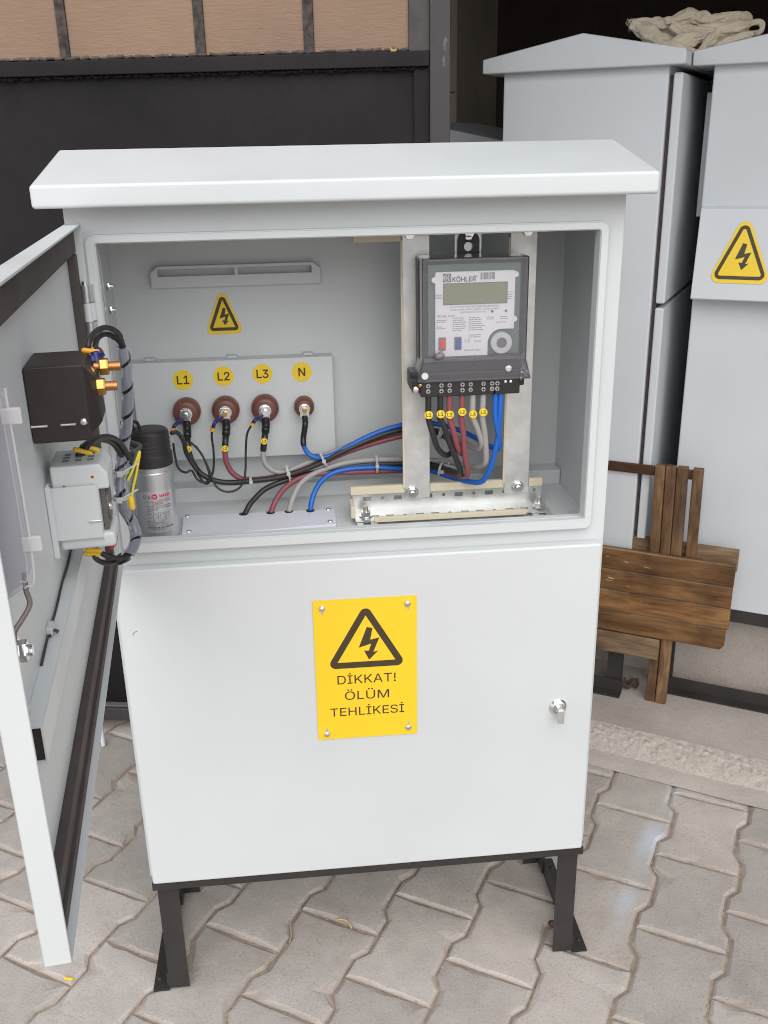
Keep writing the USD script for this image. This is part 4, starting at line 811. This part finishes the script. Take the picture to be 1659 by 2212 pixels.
# branch to the breaker box top
br = [pc(a) for a in ((605, 1260, -.43), (612, 1190, -.43), (640, 1120, -.425), (700, 1060, -.415), (790, 1025, -.39), (880, 1030, -.37), (950, 1070, -.355), (1005, 1150, -.345), (1050, 1230, -.34))]
b2 = thing('branch_wire', br[0], 'pair of black wires arching from the breaker box top into the spiral wrap', 'wire')
for o in (-1, 1): part(b2, 'wire', tube([p + DN * o * .0026 + Z_ * o * .0012 for p in br], .0031, 8, 6), W_BLACK, smooth=True)
part(b2, 'wire_lug', [tube(spline([pc((598, 1270, -.432)), pc((603, 1220, -.431)), pc((610, 1180, -.43))], 3), .0050, 10, raw=True)], LUGBLUE)
for a in ((625, 1145, -.43), (690, 1110, -.42)): part(b2, 'end_sleeve', hull([pc(a) + DN * .007 - Z_ * .003, pc(a) - DN * .006 + Z_ * .002], .0027, 10), YCLIP)
for z0, lab_ in (((990, 1335, -.345), 'upper white nylon tie round the spiral wrap beside the capacitor'), ((985, 1580, -.355), 'lower white nylon tie round the spiral wrap beside the capacitor')):
    c = pc(z0); tie(c, (0, 0, 1), (.0075, .0075), lab_, (.020, .004, .010))
# earth wire, green and yellow
g0 = [pc(a) for a in ((1045, 1425, -.335), (1085, 1340, -.33), (1130, 1230, -.325), (1160, 1150, -.32), (1150, 1230, -.322), (1125, 1370, -.326), (1100, 1480, -.33), (1085, 1590, -.335))]
ew = thing('earth_wire', g0[0], 'green and yellow striped earth wire folded over in front of the capacitor', 'wire')
gc = spline(g0, 6); part(ew, 'insulation', tube(gc, .0021, 10, raw=True), GRN, smooth=True)
gT, gN, gB = frames(gc); part(ew, 'yellow_stripe', tube(gc + unit(CAM - gc[0]) * .0009 + gN * .0007, .0015, 8, raw=True), YCLIP, smooth=True)
part(ew, 'terminal_sleeve', [hull([pc((1078, 1590, -.335)), pc((1090, 1670, -.337))], .0042, 10)], YCLIP); part(ew, 'terminal_tip', cyl(pc((1090, 1670, -.337)), pc((1092, 1700, -.337)), .0022, 8), COPPER)
# red lead at the bottom of the loom
rd = [pc(a) for a in ((935, 1850, -.41), (940, 1930, -.41), (925, 2010, -.41), (880, 2060, -.41))]
rw = thing('red_lead', rd[0], 'short red lead below the breaker box on the open door', 'wire'); part(rw, 'insulation', tube(rd, .0026, 8, 6), plain('red_cable', (.42, .03, .04), .4), smooth=True)
# ---------------------------------------------------------------- cabinets standing behind
def lbox(o, x0, x1, y0, y1, z0, z1, r=0.0): return hull([o + E1 * x + E2 * y + Z_ * z for x in (x0 + r, x1 - r) for y in (y0 + r, y1 - r) for z in (z0 + r, z1 - r)], r, 10)
def rear_cabinet(o, d, w, label, hood, zr=0.0):
    """o: near left bottom corner on the slab; d: depth of the side that faces us; w: width running into the workshop"""
    c_ = thing('distribution_cabinet', o + E1 * d / 2 + E2 * w / 2 + Z_ * .04, label, 'electrical cabinet')
    z0, z1 = .296, 1.553
    part(c_, 'body', [lbox(o, 0, d, 0, w, z0, z1, .004)], REAR, smooth=30)
    g = [(-.042, 1.548), (-.042, 1.578), (d / 2, 1.618), (d + .036, 1.578), (d + .036, 1.548)]
    part(c_, 'roof', hull([o + E1 * (x + (.004 if k < 2 else -.004 if k > 2 else 0)) + E2 * yy + Z_ * (z + (.004 if z < 1.56 else -.004)) for k, (x, z) in enumerate(g) for yy in (-.021, w + .021)], .004, 12), REAR, smooth=25)
    for zz0, zz1, nm in ((1.056, 1.535, 'upper_door'), (.30, 1.046, 'lower_door')):
        part(c_, nm, lbox(o, d + .009, d + .029, .006, w - .006, zz0, zz1, .004), REAR, smooth=30)
    part(c_, 'door_seal', [lbox(o, d + .0005, d + .0088, .016, w - .016, .31, 1.53)], GASKET, smooth=False)
    part(c_, 'base_frame', [lbox(o, .003, d - .003, .003, .007, .262, z0 - .0006), lbox(o, .003, d - .003, w - .007, w - .003, .262, z0 - .0006), lbox(o, .003, .007, .007, w - .007, .262, z0 - .0006), lbox(o, d - .007, d - .003, .007, w - .007, .262, z0 - .0006), lbox(o, .007, d - .007, .007, .035, z0 - .005, z0 - .0006)], BLACKP, smooth=False)
    for x in (.003, d - .039):
        for yy in (.003, w - .039):
            part(c_, 'leg', [lbox(o, x, x + .036, yy if yy < .1 else yy + .032, (yy if yy < .1 else yy + .032) + .004, .0445 if yy < .1 else .2325, .2615), lbox(o, x if x < .1 else x + .032, (x if x < .1 else x + .032) + .004, yy + .0041, yy + .0319, .0445 if yy < .1 else .2325, .2615)], BLACKP, smooth=False)
    part(c_, 'floor_bar', [lbox(o, -.004, d + .004, -.004, -.0005, .0445, .0760), lbox(o, -.004, d + .004, -.034, -.0041, .0405, .0444)], BLACKP, smooth=False)
    if hood:
        h = [(x, y, z) for x in (.004, d - .02) for y, z in ((-.0105, 1.2580), (-.0005, 1.262), (-.0495, 1.0705), (-.0465, 1.0685), (-.0005, 1.0705))]
        part(c_, 'vent_hood', hull([o + E1 * x + E2 * y + Z_ * z for x, y, z in h], .0022, 10), REAR, smooth=30)
    return c_
LC = np.array([.790, .9815, 0]); RC = np.array([1.208, .8195, 0])
rear_cabinet(LC, .362, .62, 'tall light grey metal cabinet seen from its gable side, directly behind the open cabinet', False)
rear_cabinet(RC, .40, .62, 'tall light grey cabinet at the right edge, with vent hood and yellow triangle', True)
# sticker on the hood
hu = E1; hd = unit(E2 * -(.0495 - .0105) + Z_ * (1.0705 - 1.2580)); hv = -hd; hn = np.cross(hu, hv)
ho = at(1603, 545, 1, 0)  # direction only
dd = ray(1603, 546); p0 = RC + E2 * -.0130 + Z_ * 1.2580; tt_ = ((p0 - CAM) @ hn) / (dd @ hn); ho = CAM + dd * tt_ + hn * .0006
warning('warning_sticker', 'larger yellow lightning triangle sticker on the vent hood at the right picture edge', ho, hu, hv, .137, .132, .0125)
# narrow strip that hangs in the dark gap, on the left flank of the right hand cabinet
part('/World/distribution_cabinet_002', 'rear_strip', lbox(RC, -.022, -.004, .10, .16, 1.235, 1.50), REAR)
# two more things deep in the workshop, left of the gap
o3 = np.array([.41, 1.49, 0])
c3_ = thing('distribution_cabinet', o3 + Z_ * .232, 'shaded grey cabinet deep inside, only its sloping roof edge showing', 'electrical cabinet')
part(c3_, 'body', lbox(o3, 0, .5, 0, .5, .3, 1.381, .004), REAR)
part(c3_, 'roof', hull([o3 + E1 * x + E2 * yy + Z_ * z for x, z in ((-.04, 1.382), (-.04, 1.401), (.25, 1.460), (.54, 1.401), (.54, 1.382)) for yy in (-.02, .52)], .004, 10), REAR)
for x in (.01, .45):
    for yy in (.01, .45): part(c3_, 'leg', [lbox(o3, x, x + .04, yy, yy + .04, .2325, .2995)], BLACKP, smooth=False)
o4 = np.array([.856, 1.986, 0]) - E1 * .118
LOCK = paint('taupe_locker_paint', (.30, .25, .20), rough=.6, peel=.1, var=.3, nscale=4.0)
lc = thing('locker', o4 + Z_ * .233, 'tall narrow taupe metal locker in the dark workshop beside the gate post', 'locker')
part(lc, 'body', lbox(o4, -.5, .118, 0, .4, .234, 2.14, .003), LOCK)
part(lc, 'slot', [lbox(o4, .058, .081, -.004, -.0005, 1.638, 1.692)], BOXBR, smooth=False)
part(lc, 'door_edge', [lbox(o4, .030, .033, -.006, -.0005, .25, 2.13), lbox(o4, .0331, .112, -.006, -.0005, 1.560, 1.563)], BOXBR, smooth=False)

# ---------------------------------------------------------------- gate leaf on the left
GA = math.radians(-10); G1 = np.array([math.cos(GA), math.sin(GA), 0]); G2 = np.array([-G1[1], G1[0], 0]); G0 = np.array([-.224, .865, 0])
def gbox(x0, x1, y0, y1, z0, z1, r=0.0): return hull([G0 + G1 * x + G2 * y + Z_ * z for x in (x0 + r, x1 - r) for y in (y0 + r, y1 - r) for z in (z0 + r, z1 - r)], r, 8)
gt = thing('workshop_gate', G0 + G1 * .1, 'dark brown metal workshop gate leaf with paper covered glass panes above', 'gate')
GR = .852; GL = -1.25
part(gt, 'lower_panel', gbox(GL, GR - .03, .012, .016, .05, 1.545), BROWNP, smooth=False)
WORN = usdkit.material(stage, LK + 'worn_post_paint', {'g': ('geometry', {}), 'mp': ('mapping', {'scale': (1, 1, .35)}), 'n': ('noise_texture', {'scale': 55.0, 'detail': 8.0, 'roughness': .7}),
    'r': ('rgb_ramp', {'ramp': [(0, (.040, .034, .035)), (.60, (.050, .043, .044)), (.68, (.16, .16, .17)), (.74, (.24, .25, .26)), (1, (.3, .3, .3))]}), 'b': ('bump', {'strength': .3, 'distance': .002}), 'p': ('principled_bsdf', {'roughness': .55})},
    [('g.position', 'mp.vector'), ('mp.vector', 'n.vector'), ('n.fac', 'r.fac'), ('r.color', 'p.base_color'), ('n.fac', 'b.height'), ('b.normal', 'p.normal')], surface='p.BSDF')
part(gt, 'end_post', [gbox(GR - .030, GR + .010, -.012, .030, .03, 3.0, .002)], WORN)
part(gt, 'inner_stile', [gbox(GR - .062, GR - .0305, .0, .011, .10, 1.545, .001)], BROWNP)
part(gt, 'bottom_rail', [gbox(GL, GR - .031, -.010, .020, .026, .062, .002)], WORN)
part(gt, 'bottom_bead', [gbox(GL, GR - .031, -.004, .014, .0625, .0680, .002)], paint('dusty_bead', (.12, .11, .105), rough=.8, peel=.3))
part(gt, 'middle_rail', [gbox(GL, GR - .031, -.012, .022, 1.5465, 1.5745, .002)], BROWNP)
# knobbly sealing bead along the rail
rw_ = random.Random(5); bd = []
for k in range(150):
    x = GL + (GR - .04 - GL) * (k + rw_.random() * .6) / 150; bd.append(hull([G0 + G1 * (x + dx) + G2 * (.000) + Z_ * (1.5455 + rw_.uniform(-.0025, .001)) for dx in (0, .007)], rw_.uniform(.0030, .0055), 6))
part(gt, 'sealing_bead', bd, BROWNP, smooth=40)
bd = []
for k in range(110):
    x = GL + (GR - .07 - GL) * (k + rw_.random() * .5) / 110; bd.append(hull([G0 + G1 * (x + dx) + G2 * .006 + Z_ * (1.5785 + rw_.uniform(-.001, .002)) for dx in (0, .012)], rw_.uniform(.0026, .0042), 6))
part(gt, 'glazing_bead', bd, paint('grey_brown_putty', (.085, .070, .062), rough=.8, peel=.3), smooth=40)
PAPER = usdkit.material(stage, LK + 'brown_paper', {'g': ('geometry', {}), 'oi': ('object_info', {}), 'n': ('noise_texture', {'scale': 2.2, 'detail': 5.0}), 'mp': ('mapping', {'scale': (30, 30, 240)}), 'n2': ('noise_texture', {'scale': 1.0, 'detail': 5.0, 'roughness': .7}),
    'r': ('rgb_ramp', {'ramp': [(.3, (.225, .140, .092)), (.7, (.30, .195, .128))]}), 'r2': ('rgb_ramp', {'ramp': [(.35, (.92, .91, .90)), (.6, (1, 1, 1)), (.72, (1.08, 1.08, 1.08))]}), 'mu': ('mix_color', {'blend_type': 'multiply', 'fac': 1.0, 'use_clamp': False}),
    'b': ('bump', {'strength': .35, 'distance': .004}), 'p': ('principled_bsdf', {'roughness': .6})},
    [('g.position', 'n.vector'), ('g.position', 'mp.vector'), ('mp.vector', 'n2.vector'), ('n.fac', 'r.fac'), ('n2.fac', 'r2.fac'), ('r.color', 'mu.a'), ('r2.color', 'mu.b'), ('mu.result', 'p.base_color'), ('n2.fac', 'b.height'), ('b.normal', 'p.normal')], surface='p.BSDF')
BAR = paint('blotchy_bar', (.060, .047, .042), rough=.7, peel=.3, var=.9, nscale=70.0)
xs = []
for px in (134, 430, 666):
    d_ = ray(px, 60); s_ = ((G0 - CAM) @ G2 + .006) / (d_ @ G2); xs.append(((CAM + d_ * s_) - G0) @ G1)
xs = [xs[0] - (xs[1] - xs[0])] + xs + [GR - .062 + .0]
prev = GL
for k, x in enumerate(xs):
    pn = part(gt, 'pane', gbox(prev + .0105, x - .0105, .0080, .0110, 1.5785, 2.30), PAPER, smooth=False, label='pane lined with brown paper')
    if k < len(xs) - 1: part(gt, 'glazing_bar', gbox(x - .0100, x + .0100, .0030, .0120, 1.5785, 2.30, .001), BAR)
    prev = x
part(gt, 'pane_stile', [gbox(GR - .0715, GR - .0305, .0, .012, 1.5750, 2.30, .001)], paint('stile_edge', (.065, .056, .055), rough=.6, peel=.2, var=.4, nscale=20.0))
part(gt, 'top_rail', [gbox(GL, GR - .031, -.012, .022, 2.301, 2.36, .002)], BROWNP)
dp = at(224, 1611, 2, .001); part(gt, 'drop_bolt', [cyl(dp, dp + [-.004, .012, .045], .0055, 14), cyl(dp + [-.004, .012, .045], dp + [-.006, .018, .12], .0045, 10)], RINGP)
yl = ray(849, 111); s_ = ((G0 - CAM) @ G2 - .002) / (yl @ G2); yp = CAM + yl * s_
single('dry_leaf', place(ext(Polygon([(0, -.008), (.006, 0), (.008, .005), (.001, .004), (-.007, .008), (-.004, 0)]), .001), yp, G1, Z_), plain('yellow_leaf', (.45, .33, .09), .7), 'tiny yellow scrap stuck on the gate rail beside the post', 'scrap')

# ---------------------------------------------------------------- folding wooden stool
def wood(name, c0, c1, c2, axis):
    sc = [28.0, 28.0, 28.0]; 
    return usdkit.material(stage, LK + name, {'g': ('geometry', {}), 'oi': ('object_info', {}), 'mp': ('mapping', {'rotation': (0, 0, -A30), 'scale': (1, 1, 1)}), 'mp2': ('mapping', {'scale': (7.0, 24, 45) if axis == 0 else (45, 24, 7.0)}),
        'ad': ('mix_vector', {'fac': 1.0}), 'n': ('noise_texture', {'scale': 1.0, 'detail': 6.0, 'roughness': .6, 'distortion': .6}), 'n2': ('noise_texture', {'scale': 9.0, 'detail': 4.0}), 'mp3': ('mapping', {'scale': (16, 120, 320) if axis == 0 else (320, 120, 16)}), 'n3': ('noise_texture', {'scale': 1.0, 'detail': 4.0}),
        'r': ('rgb_ramp', {'ramp': [(.30, c0), (.50, c1), (.72, c2)]}), 'rs': ('rgb_ramp', {'ramp': [(.30, (.45, .42, .40)), (.52, (1, 1, 1)), (1, (1.15, 1.12, 1.1))]}), 'ra': ('map_range', {'to_min': .72, 'to_max': 1.25}), 'cx': ('combine_xyz', {}),
        'mu': ('mix_color', {'blend_type': 'multiply', 'fac': .9, 'use_clamp': False}), 'mu2': ('mix_color', {'blend_type': 'multiply', 'fac': 1.0, 'use_clamp': False}), 'rg': ('rgb_ramp', {'ramp': [(.3, (.75, .74, .73)), (.6, (1, 1, 1))]}), 'mu3': ('mix_color', {'blend_type': 'multiply', 'fac': 1.0, 'use_clamp': False}),
        'b': ('bump', {'strength': .25, 'distance': .001}), 'p': ('principled_bsdf', {'roughness': .55, 'specular_ior_level': .35})},
        [('g.position', 'mp.vector'), ('mp.vector', 'mp2.vector'), ('mp.vector', 'mp3.vector'), ('mp2.vector', 'n.vector'), ('mp3.vector', 'n3.vector'), ('g.position', 'n2.vector'), ('n.fac', 'r.fac'), ('n2.fac', 'rs.fac'), ('n3.fac', 'rg.fac'), ('oi.random', 'ra.value'), ('ra.result', 'cx.x'), ('ra.result', 'cx.y'), ('ra.result', 'cx.z'),
         ('r.color', 'mu.a'), ('rs.color', 'mu.b'), ('mu.result', 'mu2.a'), ('cx.vector', 'mu2.b'), ('mu2.result', 'mu3.a'), ('rg.color', 'mu3.b'), ('mu3.result', 'p.base_color'), ('n3.fac', 'b.height'), ('b.normal', 'p.normal')], surface='p.BSDF')
WS = wood('varnished_slat_wood', (.115, .050, .018), (.215, .105, .038), (.30, .165, .066), 0)
WG = wood('worn_leg_wood', (.085, .042, .020), (.165, .090, .043), (.27, .175, .10), 2)
WR_ = wood('worn_rail_wood', (.095, .055, .030), (.19, .125, .072), (.30, .22, .14), 0)
WD = wood('dark_rod_wood', (.040, .016, .008), (.065, .028, .013), (.095, .043, .02), 0)
PALE = plain('bare_wood', (.42, .29, .17), .7)
so_ = np.array([1.178, .730, 0])
def wbox(x0, x1, y0, y1, z0, z1, r=.002): return lbox(so_, x0, x1, y0, y1, z0, z1, r)
st = thing('folding_stool', so_ + Z_ * .04, 'folded slatted wooden stool leaning in front of the grey cabinets', 'stool')
for k in range(4):
    z1 = .4605 - k * .0567; xr = (.1500, .1492, .1500, .1445)[k]
    pts = [(-.47, z1 - .0562), (xr, z1 - .0562), (xr, z1), (-.47, z1)]
    part(st, 'seat_slat', hull([so_ + E1 * (x + (.003 if x < 0 else (-.003 if not (k == 3 and z < .26) else -.010))) + E2 * yy + Z_ * (z + (.003 if z < z1 - .02 else -.003)) for x, z in pts for yy in (-.016 + .003, .002 - .003)] +
         ([so_ + E1 * (xr - .003) + E2 * yy + Z_ * (z1 - .0562 + .013) for yy in (-.013, -.001)] if k == 3 else []), .003, 8), WS)
part(st, 'back_slat', wbox(-.47, .151, .0250, .0430, .428, .4825), WR_, label='paler slat behind the seat slats')
for x0, x1, zt_, yo, nm in ((-.0575, -.0335, .6800, .0055, WG), (-.0325, -.0080, .6810, .0060, WG), (-.0068, .0185, .6815, .0060, WG), (.0285, .0530, .6810, .0062, WG)):
    part(st, 'leg', hull([so_ + E1 * (x + dx) + E2 * yy + Z_ * z for z, dx in ((.40, .004), (zt_ - .003, 0)) for x in (x0 + .003, x1 - .003) for yy in (yo + .0005, yo + .0165)], .003, 8), nm)
for k in range(4):
    z1 = .4605 - k * .0567; part(st, 'worn_edge', hull([so_ + E1 * x + E2 * yy + Z_ * z for x in (-.465, .146 if k < 3 else .141) for yy, z in ((-.0163, z1 - .0022), (-.0135, z1 + .00025), (-.012, z1 + .00025), (-.0150, z1 - .003))]), WR_, smooth=False)
part(st, 'top_rod', [wbox(-.40, .05, .0100, .0180, .6520, .6765, .003)], WD, label='dark brown round edged rod across the legs')
part(st, 'lower_rail', [wbox(-.47, -.0090, -.0130, .0035, .1720, .2300)], WR_, label='pale weathered rail below the seat')
for x0, x1, y0, nm in ((-.0320, -.0085, .006, WG), (-.0070, .0195, .004, WG)):
    part(st, 'foot', hull([so_ + E1 * (x + dx) + E2 * yy + Z_ * z for z, dx in ((.0435, .0), (.30, .0015)) for x in (x0 + .003, x1 - .003) for yy in (y0, y0 + .015)], .003, 8), nm)
part(st, 'foot', [wbox(-.40, -.376, .004, .019, .0405, .30)], WG)
for px, py, w_, h_, l_ in ((1404 - 45, 0, 0, 0, 0),):
    pass
for (x, z, w_, h_) in ((-.150, .4375, .010, .0022), (-.104, .4300, .014, .0030), (-.053, .4235, .022, .0018), (-.138, .3805, .020, .0055), (-.143, .3740, .026, .0020), (-.060, .330, .006, .0012), (-.095, .3660, .010, .0012)):
    part(st, 'bare_patch', place(ext(Polygon([(-w_ / 2, 0), (-w_ * .2, h_ * .5), (w_ * .1, h_ * .35), (w_ / 2, h_ * .1), (w_ * .2, -h_ * .4), (-w_ * .15, -h_ * .5)]), .0003), so_ + E1 * x - E2 * .0162 + Z_ * z, E1 * .985 - Z_ * .08, Z_), PALE, smooth=False)

# ---------------------------------------------------------------- crumpled cloth over the two roofs
FAB = usdkit.material(stage, LK + 'beige_cotton', {'g': ('geometry', {}), 'n': ('noise_texture', {'scale': 14.0, 'detail': 5.0}), 'r': ('rgb_ramp', {'ramp': [(.3, (.56, .475, .355)), (.7, (.72, .635, .50))]}), 'n2': ('noise_texture', {'scale': 420.0, 'detail': 2.0}),
    'b': ('bump', {'strength': .4, 'distance': .0015}), 'p': ('principled_bsdf', {'roughness': .95, 'specular_ior_level': .1, 'sheen_weight': .2})},
    [('g.position', 'n.vector'), ('g.position', 'n2.vector'), ('n.fac', 'r.fac'), ('r.color', 'p.base_color'), ('n2.fac', 'b.height'), ('b.normal', 'p.normal')], surface='p.BSDF')
co_ = np.array([1.218, .90, 1.624])
cl = thing('cloth', co_, 'crumpled beige cotton cloth thrown over the roofs of the two rear cabinets', 'cloth')
def folded(L, th, seed, n=260, mseg=72, k=1.0):
    """a gathered strip of cloth that follows L: a tube whose skin is pulled into pleats that run along it"""
    C_ = spline([co_ + E1 * a + E2 * b + Z_ * c for a, b, c in L], max(4, n // len(L))); T_, N_, B_ = frames(C_); m = len(C_)
    u = np.linspace(0, 1, m); a = np.arange(mseg) * 2 * math.pi / mseg
    prof = np.interp(u, np.linspace(0, 1, len(th)), th)
    A, U = np.meshgrid(a, u)
    Q = lambda f, g, s_: np.stack([np.cos(A) * f + s_, np.sin(A) * f + seed * 3.1, U * g], -1)
    wv = meshkit.fbm(Q(1.0, 3.0, 5.0), 3, seed) - .5
    tw = Q(1.45, 2.4, seed) + np.stack([wv * 1.8, wv * 1.4, wv * 1.0], -1)
    b1 = np.abs(2 * meshkit.noise(tw, 11) - 1); b2 = np.abs(2 * meshkit.noise(tw * 2.2 + 7.7, 12) - 1); b3 = np.abs(2 * meshkit.noise(Q(3.0, 11.0, 2.0) + wv[..., None] * 3, 13) - 1)
    R = prof[:, None] * (.66 + .66 * b1 + .13 * b2 + .035 * b3 + .34 * (meshkit.fbm(Q(.8, 2.0, 9.0), 3, 4) - .5))
    V = C_[:, None] + R[..., None] * (np.cos(A)[..., None] * N_[:, None] + np.sin(A)[..., None] * B_[:, None])
    V = np.vstack([V.reshape(-1, 3), C_[:1], C_[-1:]]); F = []
    for i in range(m - 1):
        for j in range(mseg): p, w_ = i * mseg + j, i * mseg + (j + 1) % mseg; F += [(p, w_, w_ + mseg), (p, w_ + mseg, p + mseg)]
    for j in range(mseg): F += [(m * mseg, (j + 1) % mseg, j), (m * mseg + 1, (m - 1) * mseg + j, (m - 1) * mseg + (j + 1) % mseg)]
    return trimesh.Trimesh(V, F, process=False)
def cp(x, y, dep):      # cloth points on upright planes over the roofs
    d_ = ray((1500 + x * .5714) / 1.4756, y * .5714 / 1.4756); t_ = ((co_ + E2 * dep - CAM) @ E2) / (d_ @ E2); q_ = CAM + d_ * t_ - co_
    return (q_ @ E1, q_ @ E2, q_[2])
def roll(L, th, seed, squash=1.0):
    m = folded([cp(*p) for p in L], [x * .00042 for x in th], seed); return m
for k, (L, th) in enumerate((
    ([(895, 140, .02), (950, 165, .02), (1010, 195, .01), (1070, 235, .0), (1120, 270, -.01)], (26, 44, 52, 50, 34)),
    ([(900, 128, .03), (980, 135, .04), (1060, 140, .05), (1130, 150, .06), (1200, 170, .06)], (18, 34, 42, 44, 36)),
    ([(1085, 128, .04), (1160, 112, .05), (1230, 100, .06), (1290, 112, .06), (1340, 125, .06)], (20, 34, 46, 42, 30)),
    ([(1320, 128, .06), (1380, 112, .07), (1450, 108, .08), (1520, 112, .08), (1560, 128, .07)], (26, 40, 44, 38, 22)),
    ([(1120, 140, .03), (1190, 178, .03), (1290, 192, .03), (1390, 180, .03), (1480, 160, .04), (1550, 140, .05)], (22, 38, 46, 46, 40, 26)),
    ([(1530, 150, .04), (1570, 130, .04), (1610, 125, .04), (1628, 145, .04), (1612, 180, .04), (1570, 190, .05), (1500, 196, .05)], (12, 15, 15, 14, 14, 15, 18)),
    ([(1070, 285, -.02), (1130, 262, -.02), (1210, 230, -.01), (1290, 205, .0), (1370, 182, .01)], (18, 34, 40, 34, 18)),
    ([(1030, 215, -.01), (1090, 262, -.02), (1160, 288, -.025), (1230, 300, -.025), (1275, 292, -.02)], (24, 38, 42, 34, 14)),
    ([(1385, 180, -.005), (1350, 205, -.015), (1318, 240, -.02), (1292, 275, -.022), (1275, 296, -.022)], (20, 28, 26, 18, 8)),
    ([(1270, 290, .0), (1350, 258, .0), (1440, 228, .01), (1520, 206, .02), (1575, 190, .03)], (14, 26, 28, 22, 10)),
    ([(1180, 200, .07), (1280, 190, .09), (1400, 175, .10), (1500, 165, .10)], (50, 62, 60, 40)),
    ([(1060, 215, .04), (1150, 235, .05), (1250, 245, .05), (1350, 230, .06)], (40, 54, 56, 40)))):
    part(cl, 'fold', roll(L, th, k + 1), FAB, smooth=True)
fr = []
rf = random.Random(9)
for k in range(18):
    p = co_ + sum(w_ * e_ for w_, e_ in zip(cp(892 + rf.uniform(-6, 16), 140 + rf.uniform(-28, 26), .02), (E1, E2, Z_))); fr.append(tube([p, p + E1 * rf.uniform(-.006, .002) + Z_ * rf.uniform(-.003, .005), p + E1 * rf.uniform(-.010, -.002) + Z_ * rf.uniform(-.008, .010)], .0004, 4, 3))
part(cl, 'frayed_threads', fr, FAB, kind='stuff')

# ---------------------------------------------------------------- small litter on the ground
def dpt(px, py, z=.002): return at(px, py, 2, z)
p = dpt(149, 2114, .003)
ws_ = thing('wire_offcut', p, 'tiny yellow wire offcut lying in a paving joint at lower left', 'wire'); part(ws_, 'offcut', cyl(p + [-.008, .002, 0], p + [.008, -.003, 0], .0026, 10), YCLIP)
def c2p(x, y, z): return dpt((700 + x * .4822) / 1.4756, (2600 + y * .4822) / 1.4756, z)
st_ = [c2p(770, 692, .003), c2p(800, 684, .006), c2p(840, 694, .006), c2p(862, 720, .005), c2p(872, 745, .002)]
sw = thing('dry_stalk', st_[0], 'curled dry yellow stalk lying across a paving joint under the cabinet', 'stalk'); part(sw, 'stalk', tube(st_, [.0014 + .0010 * math.sin(k * .11) for k in range(25)], 6, 6), plain('dry_straw', (.47, .36, .17), .7), smooth=True)
st_ = [c2p(462, 695, .001), c2p(470, 740, .001), c2p(474, 790, .001), c2p(462, 838, .001)]
sw = thing('dry_stalk', st_[0], 'straight pale grass blade lying in a zigzag paving joint under the cabinet', 'stalk'); part(sw, 'stalk', tube(st_, .0013, 5, 5), plain('pale_straw', (.42, .38, .30), .7), smooth=True)
def c3p(x, y, z): return dpt((1400 + x * .6317) / 1.4756, (2400 + y * .6317) / 1.4756, z)
p = c3p(570, 862, .002); rv = thing('rusty_ring', p, 'small reddish rusty ring on the paving beside the right front leg', 'ring'); part(rv, 'ring', trimesh.creation.torus(.0062, .0020, 20, 8).apply_translation(p + [0, 0, .001]), paint('rust_red', (.12, .05, .04), rough=.8))
# curled brown leaf on the slab
def c4p(x, y, z): return dpt((1800 + x * .4973) / 1.4756, (1400 + y * .4973) / 1.4756, z)
p = c4p(420, 1590, .048); g_ = grid(lambda u, v: np.column_stack([(u - .5) * .045, (v - .5) * .026 * np.sin(np.pi * np.clip(u, .05, .95)) ** .6, .012 * np.sin(u * 9) * (v - .5) + .010 * (v - .5) ** 2 * 8 + .004 * np.sin(u * 13)]), 18, 9); g_.apply_translation(p)
single('dry_leaf', g_, plain('brown_leaf', (.075, .045, .032), .8), 'curled dead brown leaf on the concrete slab left of the stool feet', 'leaf', smooth=True)
p0, p1 = c4p(935, 1532, .042), c4p(962, 1556, .042); tw_ = thing('twig', p0, 'tiny dark twig on the concrete under the right hand cabinet', 'twig'); part(tw_, 'twig', tube([p0, (p0 + p1) / 2 + [0, 0, .002], p1], .0014, 5, 4), BOXBR)
# grit scattered in the joints and on the blocks
rg = np.random.default_rng(21); gr = []
for k in range(1500):
    i, j = rg.integers(-9, 6), rg.integers(-12, 8)
    if (i + j) % 2: i += 1
    base = LO + i * LU + j * LV; e1_, e2_ = unit(LU), unit(LV)
    if rg.random() < .40: q_ = base + e1_ * rg.uniform(-wide / 2, wide / 2) + e2_ * rg.normal(0, .0022)
    elif rg.random() < .75:
        sd = -1 if rg.random() < .5 else 1; tt_ = rg.uniform(0, ln); hw = np.interp(tt_, [0, .042, .068, ln - .068, ln - .042, ln], [wide / 2, wide / 2, waist / 2, waist / 2, wide / 2, wide / 2]); q_ = base + e2_ * tt_ + e1_ * (sd * hw + rg.normal(0, .002))
    else: q_ = base + e1_ * rg.uniform(-wide / 2, wide / 2) + e2_ * rg.uniform(0, ln)
    if (q_ - SA) @ SN > -.05 and q_[0] > .5: continue
    s_ = rg.uniform(.0007, .0021) * (1.5 if rg.random() < .06 else 1); m = trimesh.creation.icosahedron(); m.vertices = m.vertices * s_ * rg.uniform(.6, 1.2, 3) + (q_ + [0, 0, -.0030 if k % 4 else .0005]); gr.append(m)
single('grit', gr, concrete('grit_stone', (.20, .16, .13), (.52, .47, .42), 120.0, .2), 'loose grit and crumbs in the paving joints', 'grit', kind='stuff', smooth=False)
